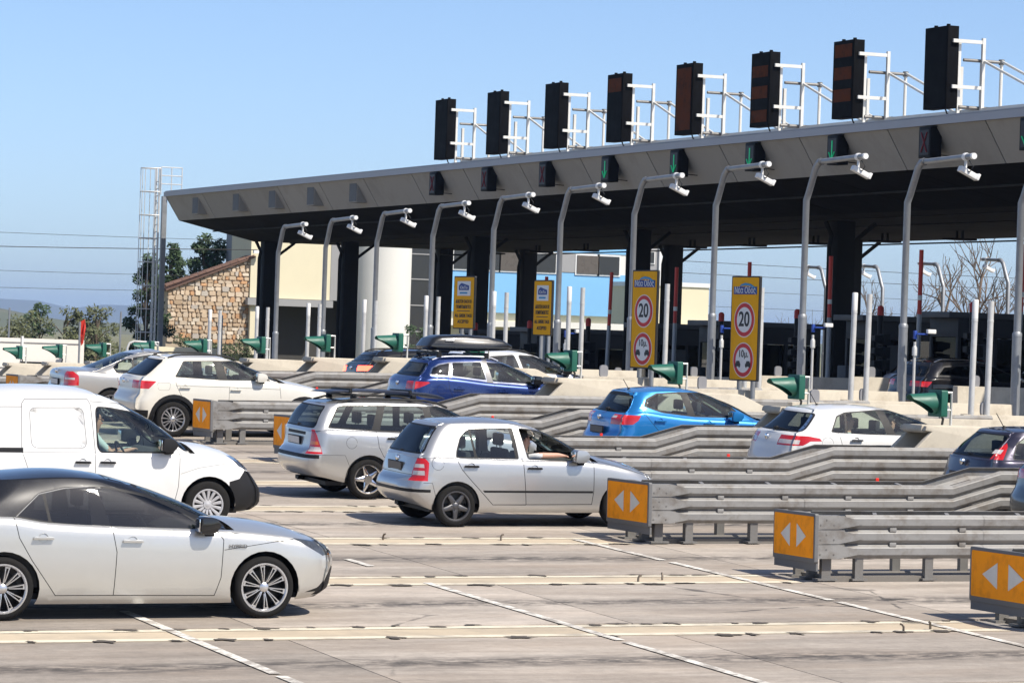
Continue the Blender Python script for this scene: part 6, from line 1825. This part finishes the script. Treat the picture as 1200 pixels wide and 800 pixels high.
def spec_octavia():
    dR = [(1.08, .95), (1.12, .75), (1.35, .45), (1.4, .3), (2.1, .3), (2.08, .95)]
    s = dict(L=4.57, W=1.77, hubs=(.98, 3.56), inset=.03, ends=(.30, 3.8, .75, 2.7),
        wheel=dict(r=.316, rim=.21, style='ten', tw=.2),
        zs=[(0, .36), (.3, .3), (.65, .22), (3.0, .2), (4.0, .22), (4.57, .28)],
        sh=[(0, .97), (.3, 1.0), (.9, .965), (2., .945), (2.9, .93), (3.2, .9), (3.8, .8), (4.3, .68), (4.57, .6)],
        rp=[(0, .10), (.15, .0), (.42, .0), (.5, .04), (.9, .06), (1, .10)], fp=[(0, .1), (.3, .0), (.6, .02), (1, .14)],
        crown=[(0, 0), (.15, .03), (.6, .06), (2.8, .05), (3.3, .09), (3.8, .08), (4.57, 0)],
        g=dict(wb=.80, wr=.56, xr=[(0, .46), (.4, .86), (.75, 1.20), (.92, 1.44), (1, 1.62)], xf=[(0, 3.42), (.4, 3.08), (.8, 2.66), (.93, 2.46), (1, 2.26)],
               zr=[(1.2, 1.36), (1.6, 1.395), (2.1, 1.40), (2.4, 1.37), (2.8, 1.3)], cr=[(1.62, 0), (1.8, .03), (2.0, .05), (2.1, .03), (2.26, 0)], ends=(.42, 2.8, .42, 2.5)),
        mats=dict(paint=paint('champagne silver paint', (.54, .52, .475), .6, .34), handle=None), plate=(.03, .76, 0, 'plate'), badge=(.05, .97), aerial=(1.85, 1.44, .12), mirror=(2.95, 1.02), mirror_y=.78, handles=[(1.3, .86), (2.25, .84)])
    s['mats'].pop('handle')
    w1 = [(1.05, 1.07), (1.10, .985), (1.42, .98), (1.44, 1.25), (1.30, 1.22), (1.15, 1.15)]; w2 = [(1.48, 1.265), (1.85, 1.335), (2.05, 1.335), (2.10, .975), (1.46, .98)]
    w3 = [(2.14, 1.335), (2.35, 1.315), (2.7, 1.2), (3.0, .98), (2.18, .97)]
    s['regs'] = [arch(.98, .316, .055), arch(3.56, .316, .055), lamp([(-.1, .82), (.22, .82), (.22, .86), (-.1, .86)], .60, .4, 'lamp_clear', 'reversing_lamp'), lamp([(-.1, .70), (.30, .71), (.30, .90), (.20, .985), (-.1, .98)], .56, .5)] + \
        [dict(name='side_window', mat='glass', side=rpoly(q, .03), layer=1) for q in (w1, w2, w3)] + [dict(name='window_trim', mat='black_plastic', side=grow(rpoly(q, .03), .02), layer=1) for q in (w1, w2, w3)] + \
        [dict(name='rear_window', mat='glass_rear', end=rpoly([(-.2, 1.05), (.60, 1.05), (.47, 1.365), (-.2, 1.365)], .05), layer=1, x=(-1, 1.55), two=False)] + screen(.98, .68, 1.33, .52, 2.3) + seams([dR[:4], dR[4:]], .006) + [dict(name='door', mat='paint', side=dR, layer=0)]
    return s

def spec_suv(pname, col, metal=.3, H=1.62, lit=False, railm=None, L=4.45):
    s = spec_kadjar()
    k = H / 1.62
    s['mats'] = dict(paint=paint(pname, col, metal, .3, .05), mirror=MAT['gloss_black'])
    s['rail_mat'] = railm or 'black_plastic'
    s['aerial'] = None
    dz = (H - 1.62)
    s['g']['zr'] = [(x, z + dz) for x, z in s['g']['zr']]
    w2 = [(.62, 1.27), (.80, 1.44 + dz), (1.58, 1.50 + dz), (1.66, 1.20), (.95, 1.265)]; w3 = [(1.72, 1.50 + dz), (2.04, 1.485 + dz), (2.42, 1.36 + dz), (2.74, 1.19), (2.72, 1.13), (1.80, 1.175)]
    s['regs'] = [arch(.87, .345, .06), arch(3.52, .345, .06), lamp([(-.1, 1.0), (.30, 1.0), (.40, 1.12), (-.1, 1.12)], .36, .6, 'lamp_lit' if lit else 'lamp_red')] + \
        [dict(name='side_window', mat='glass_dark', side=rpoly(w2, .03), layer=1), dict(name='side_window', mat='glass', side=rpoly(w3, .03), layer=1)] + [dict(name='window_trim', mat='black_plastic', side=grow(rpoly(q, .03), .03), layer=1) for q in (w2, w3)] + \
        rearglass(1.24, .62, 1.45 + dz, .52, .7) + screen(1.1, .7, 1.47 + dz, .54, 2.1) + seams([[(.83, 1.22), (.86, 1.0), (1.0, .7)], [(1.81, 1.14), (1.80, .45)]], .007)
    return s

MAT["silver"] = paint('silver estate paint', (.53, .53, .52), .7, .33)
MAT['beige_white'] = paint('warm white paint', (.70, .665, .58), .1, .34, .08)
CAR = {}
CAR['corolla'] = car('two_tone_hatchback', 'silver white hatchback with black roof, nearest car at lower left', 'car', spec_corolla(), 7.42, 33.75)
CAR['van'] = car('panel_van', 'white panel van with black bumper behind the black roofed hatchback', 'van', spec_van(), 9.98, 43.75)
CAR['fabia'] = car('silver_hatchback', 'small silver hatchback with dark wheels and open front window', 'car', spec_fabia(), 16.31, 43.9)
CAR['focus'] = car('silver_estate', 'silver estate car with roof rails behind the small silver hatchback', 'car', spec_focus(), 16.40, 48.45)
CAR['troc'] = car('white_crossover', 'warm white crossover with black wheel arch trim and pale seats', 'car', spec_troc(), 17.81, 62.65)
CAR['octavia'] = car('saloon_car', 'champagne saloon car with long sloping rear window, leftmost in its row', 'car', spec_octavia(), 17.75, 67.4)
CAR['kadjar'] = car('blue_crossover', 'deep blue crossover carrying a black roof box', 'car', spec_kadjar(), 23.27, 62.6)
CAR['i20'] = car('blue_hatchback', 'bright blue hatchback stopped beside the steel barriers', 'car', spec_i20(), 23.42, 53.05)
CAR['c4'] = car('white_hatchback', 'white hatchback with two people inside waiting at the green signal', 'car', spec_c4(), 24.2, 48.3)
CAR['corsa'] = car('dark_hatchback', 'dark violet grey hatchback cut by the right edge of the picture', 'car', spec_corsa(), 25.05, 43.6)
CAR['black_suv'] = car('black_crossover', 'black crossover with glowing red brake lamp beyond the blue crossover', 'car', spec_suv('black paint', (.008, .008, .009), .2, 1.52, True), 25.72, 72.1)
CAR['white_mpv'] = car('white_crossover', 'white car half hidden behind the black roof box', 'car', spec_suv('cold white paint', (.74, .75, .76), 0, 1.60), 25.95, 67.4)
CAR['peugeot'] = car('black_crossover', 'black crossover with bright roof rails near the booths at right', 'car', spec_suv('gloss black paint', (.006, .006, .008), .1, 1.62, False, 'chrome'), 37.10, 67.4)
CAR['grey_car'] = car('grey_crossover', 'pale grey car with red tail lamp behind the black crossover', 'car', spec_suv('pale grey paint', (.42, .42, .43), .4, 1.60), 39.5, 72.1)
CAR['edge_car'] = car('grey_crossover', 'grey green car showing only its tail lamp at the right edge', 'car', spec_suv('dark grey green paint', (.07, .08, .08), .4, 1.60), 23.50, 38.9)
CAR['far_white'] = car('white_crossover', 'white car roof glimpsed past the grey pole at the right edge', 'car', spec_suv('plain white paint', (.75, .75, .75), .0, 1.55), 45.8, 76.9)

def side_text(body, size, mat, root, x, z, y):
    o = text('model_lettering', body, size, mat, root, 0, 0, 0)
    for v in o.data.vertices: v.co = (x - v.co.y, y + v.co.x, z + v.co.z)
side_text('HYBRID', .055, MAT['alloy_dark'], CAR['corolla'], 3.20, .735, -.893)
# black roof box on the blue crossover
rb_ = empty('roof_box', CAR['kadjar'].location + Vector((.36, 0, 0)))
rb_.scale = (.92, 1, 1)
tag(rb_, 'black glossy roof box strapped on the blue crossover', 'roof box')
mb = MB()
prof = [(.24, 1.80), (.36, 1.96), (.52, 2.02), (1.1, 2.05), (1.65, 2.03), (2.0, 1.96), (2.20, 1.86), (2.20, 1.80), (2.1, 1.755), (1.4, 1.72), (.40, 1.72), (.28, 1.75)]
vs = []; fs = []
ny = 12
for j in range(ny + 1):
    t = -1 + 2 * j / ny
    k = (1 - abs(t)**3.2)**(1 / 3.2) if abs(t) < 1 else 0
    kk = .72 + .28 * k
    for x, z in prof:
        vs.append((1.2 + (x - 1.2) * (.93 + .07 * k), t * .40, 1.84 + (z - 1.84) * (.55 + .45 * k)))
n = len(prof)
for j in range(ny):
    for i in range(n): fs.append((j * n + i, j * n + (i + 1) % n, (j + 1) * n + (i + 1) % n, (j + 1) * n + i))
fs += [tuple(range(n)), tuple(range(ny * n, (ny + 1) * n))]
mb.add(vs, fs)
mb.build('shell', M('roof box shell', (.012, .012, .012), .3, var=.2, coat=.5), rb_, smooth=True, auto=.9)
MB().b2(.30, 2.15, -.425, .425, 1.80, 1.815).build('lid_seam', M('lid seam', (.06, .06, .06), .4), rb_)
MB().box((.72, -.412, 1.93), (.20, .012, .04)).build('maker_plate', MAT['plate'], rb_)
for x in (.42, 1.50):
    MB().b2(x - .035, x + .035, -.60, .60, 1.655, 1.70).build('cross_bar', MAT['black_plastic'], rb_)
    for s in (-1, 1): MB().box((x, s * .56, 1.63), (.10, .07, .09)).build('bar_foot', MAT['black_plastic'], rb_, bevel=.015)

# load and bars on the silver estate
lo = empty('roof_load', CAR['focus'].location.copy())
tag(lo, 'long dark blue padded load lashed to the silver estate roof', 'roof load')
m_l = M('dark blue cover', (.016, .021, .04), .4, var=.2, coat=.1)
mb = MB()
for (y0, zt) in ((-.30, 1.60),):
    pth = [(.42, 1.555), (.55, 1.585), (1.0, 1.605), (1.5, 1.61), (2.0, 1.585), (2.2, 1.555), (2.32, 1.51), (2.30, 1.49), (2.15, 1.525), (1.9, 1.555), (1.0, 1.57), (.5, 1.55)]
    mb.prism(pth, 'y', -.42, .40)
mb.build('cover', m_l, lo, bevel=.02)
for x in (.80, 1.75):
    MB().b2(x - .03, x + .03, -.60, .60, 1.515, 1.545).build('cross_bar', MAT['black_plastic'], lo)
    for s in (-1, 1): MB().box((x, s * .55, 1.49), (.09, .06, .07)).build('bar_foot', MAT['black_plastic'], lo, bevel=.01)
    MB().b2(x - .02, x + .02, -.435, .415, 1.55, 1.62).build('strap', MAT['black_plastic'], lo)
# ------------------------------------------------------------------ people in the cars
def person(label, car_root, x, y, shirt, rz=0., arm_out=False, hair='hair', seat_z=.50):
    """seated figure: one continuous skinned body; x, y in the car's own metres"""
    root = empty('person', (0, 0, 0))
    mw = car_root.matrix_world if False else None
    root.location = Vector(car_root.location) + Vector((x, y, 0))
    tag(root, label, 'person')
    V = []; E = []; Rd = []
    def add(p, r, par=None):
        V.append(p); Rd.append(r)
        if par is not None: E.append((par, len(V) - 1))
        return len(V) - 1
    z = seat_z
    pel = add((0, 0, z + .08), (.15, .13))
    bel = add((-.05, 0, z + .24), (.145, .12), pel)
    che = add((-.10, 0, z + .42), (.16, .12), bel)
    nb = add((-.12, 0, z + .54), (.085, .08), che)
    nk = add((-.11, 0, z + .61), (.055, .055), nb)
    h0 = add((-.095, 0, z + .67), (.078, .085), nk)
    h1 = add((-.095, 0, z + .76), (.083, .10), h0)
    h2 = add((-.10, 0, z + .84), (.055, .065), h1)
    for s in (-1, 1):
        shd = add((-.12, s * .17, z + .49), (.065, .065), che)
        if arm_out and s == -1:
            el = add((.0, s * .35, z + .545), (.048, .048), shd); wr = add((.27, s * .39, z + .555), (.036, .036), el)
            dirv = Vector((1, -.12, -.05)).normalized()
        else:
            el = add((.10, s * .24, z + .28), (.048, .048), shd); wr = add((.33, s * .15, z + .36), (.034, .034), el)
            dirv = Vector((1, -s * .3, .2)).normalized()
        pa = add(tuple(Vector(V[wr]) + dirv * .06), (.036, .022), wr)
        for k in range(4):
            lat = Vector((0, .02 * (k - 1.5), 0))
            f1 = add(tuple(Vector(V[pa]) + dirv * .045 + lat), (.010, .010), pa)
            f2 = add(tuple(Vector(V[f1]) + dirv * (.03 + .006 * (1.5 - abs(k - 1.5))) + Vector((0, 0, -.018))), (.009, .009), f1)
        th = add(tuple(Vector(V[wr]) + dirv * .04 + Vector((0, -s * .035, .012))), (.011, .011), wr)
        add(tuple(Vector(V[th]) + dirv * .03 + Vector((0, -s * .02, .0))), (.009, .009), th)
        hp = add((.05, s * .10, z + .06), (.09, .085), pel)
        kn = add((.42, s * .13, z + .10), (.065, .065), hp)
        add((.50, s * .13, z - .20), (.05, .05), kn)
    me = bpy.data.meshes.new('body')
    me.from_pydata(V, E, [])
    o = bpy.data.objects.new('body', me)
    COL.objects.link(o)
    sk = o.modifiers.new('s', 'SKIN')
    for i, r in enumerate(Rd): me.skin_vertices[0].data[i].radius = r
    me.skin_vertices[0].data[0].use_root = True
    sk.use_smooth_shade = True
    sb_ = o.modifiers.new('d', 'SUBSURF')
    sb_.levels = 2; sb_.render_levels = 2
    dg = bpy.context.evaluated_depsgraph_get()
    m2 = bpy.data.meshes.new_from_object(o.evaluated_get(dg))
    bpy.data.objects.remove(o)
    m2.materials.clear()
    for m in (MAT['skin'], shirt, MAT['dark_cloth']): m2.materials.append(m)
    for p in m2.polygons:
        c = p.center
        bare = c.z > z + .575 or (abs(c.y) > .13 and c.x > .02 and c.z > z + .2)
        p.material_index = 0 if bare else (2 if c.z < z + .17 else 1)
        p.use_smooth = True
    inst('body', m2, root)
    hr = MB().sphere((-.115, 0, z + .80), .112, 8, (.95, .86, .95))
    hr.v = [p for p in hr.v]
    hs = hr.mesh('hair', MAT[hair], smooth=True)
    bm = bmesh.new(); bm.from_mesh(hs)
    bmesh.ops.delete(bm, geom=[v for v in bm.verts if v.co.x > -.055 and v.co.z < z + .845 or v.co.z < z + .74], context='VERTS')
    bm.to_mesh(hs); bm.free()
    inst('hair', hs, root)
    fa = MB()
    fa.add([(.0, -.012, z + .74), (.0, .012, z + .74), (.018, 0, z + .735), (-.01, 0, z + .79)], [(0, 1, 2), (0, 2, 3), (1, 3, 2)])
    fa.build('nose', MAT['skin'], root, smooth=True)
    MB().box((-.012, 0, z + .70), (.012, .05, .012)).build('mouth', MAT['sign_red'], root, bevel=.003)
    for s in (-1, 1):
        MB().sphere((-.018, s * .032, z + .775), .014, 5).build('eye', MAT['hair'], root)
        MB().sphere((-.10, s * .088, z + .755), .028, 5, (.6, .35, 1.)).build('ear', MAT['skin'], root, smooth=True)
    g_ = MB().box((-.008, 0, z + .778), (.012, .13, .035)).bar((-.008, -.072, z + .785), (-.10, -.09, z + .785), .006).bar((-.008, .072, z + .785), (-.10, .09, z + .785), .006).build('sunglasses', MAT['gloss_black'], root)
    root.rotation_euler = (0, 0, rz)
    return root
person('person in white top resting an arm on the open window of the small silver hatchback', CAR['fabia'], 1.94, -.36, MAT['shirt'], 0, True, seat_z=.43)
person('driver with white top behind the wheel of the white panel van', CAR['van'], 2.33, .38, MAT['shirt_teal'], seat_z=.62)
person('rear passenger with sunglasses in the white hatchback', CAR['c4'], 1.42, -.40, MAT['shirt_teal'], seat_z=.50)
person('front passenger in a pale top in the white hatchback', CAR['c4'], 2.16, -.40, MAT['shirt_teal'], seat_z=.49)
person('driver at the far side seat of the warm white crossover', CAR['troc'], 2.2, .36, MAT['dark_cloth'], seat_z=.50)
# ------------------------------------------------------------------ haze
hz = MB().b2(-8000, 8000, -320, 9600, -14, 88).build('haze', None or MAT['cable'], None)
hm = bpy.data.materials.new('haze air')
hm.use_nodes = True
t = hm.node_tree
t.nodes.clear()
o_ = nd(t, 'ShaderNodeOutputMaterial')
pv = nd(t, 'ShaderNodeVolumePrincipled')
pv.inputs['Color'].default_value = (.42, .62, 1., 1)
pv.inputs['Density'].default_value = .00009
pv.inputs['Anisotropy'].default_value = 0.
t.links.new(pv.outputs[0], o_.inputs['Volume'])
hz.data.materials.clear()
hz.data.materials.append(hm)
tag(hz, kind='stuff')
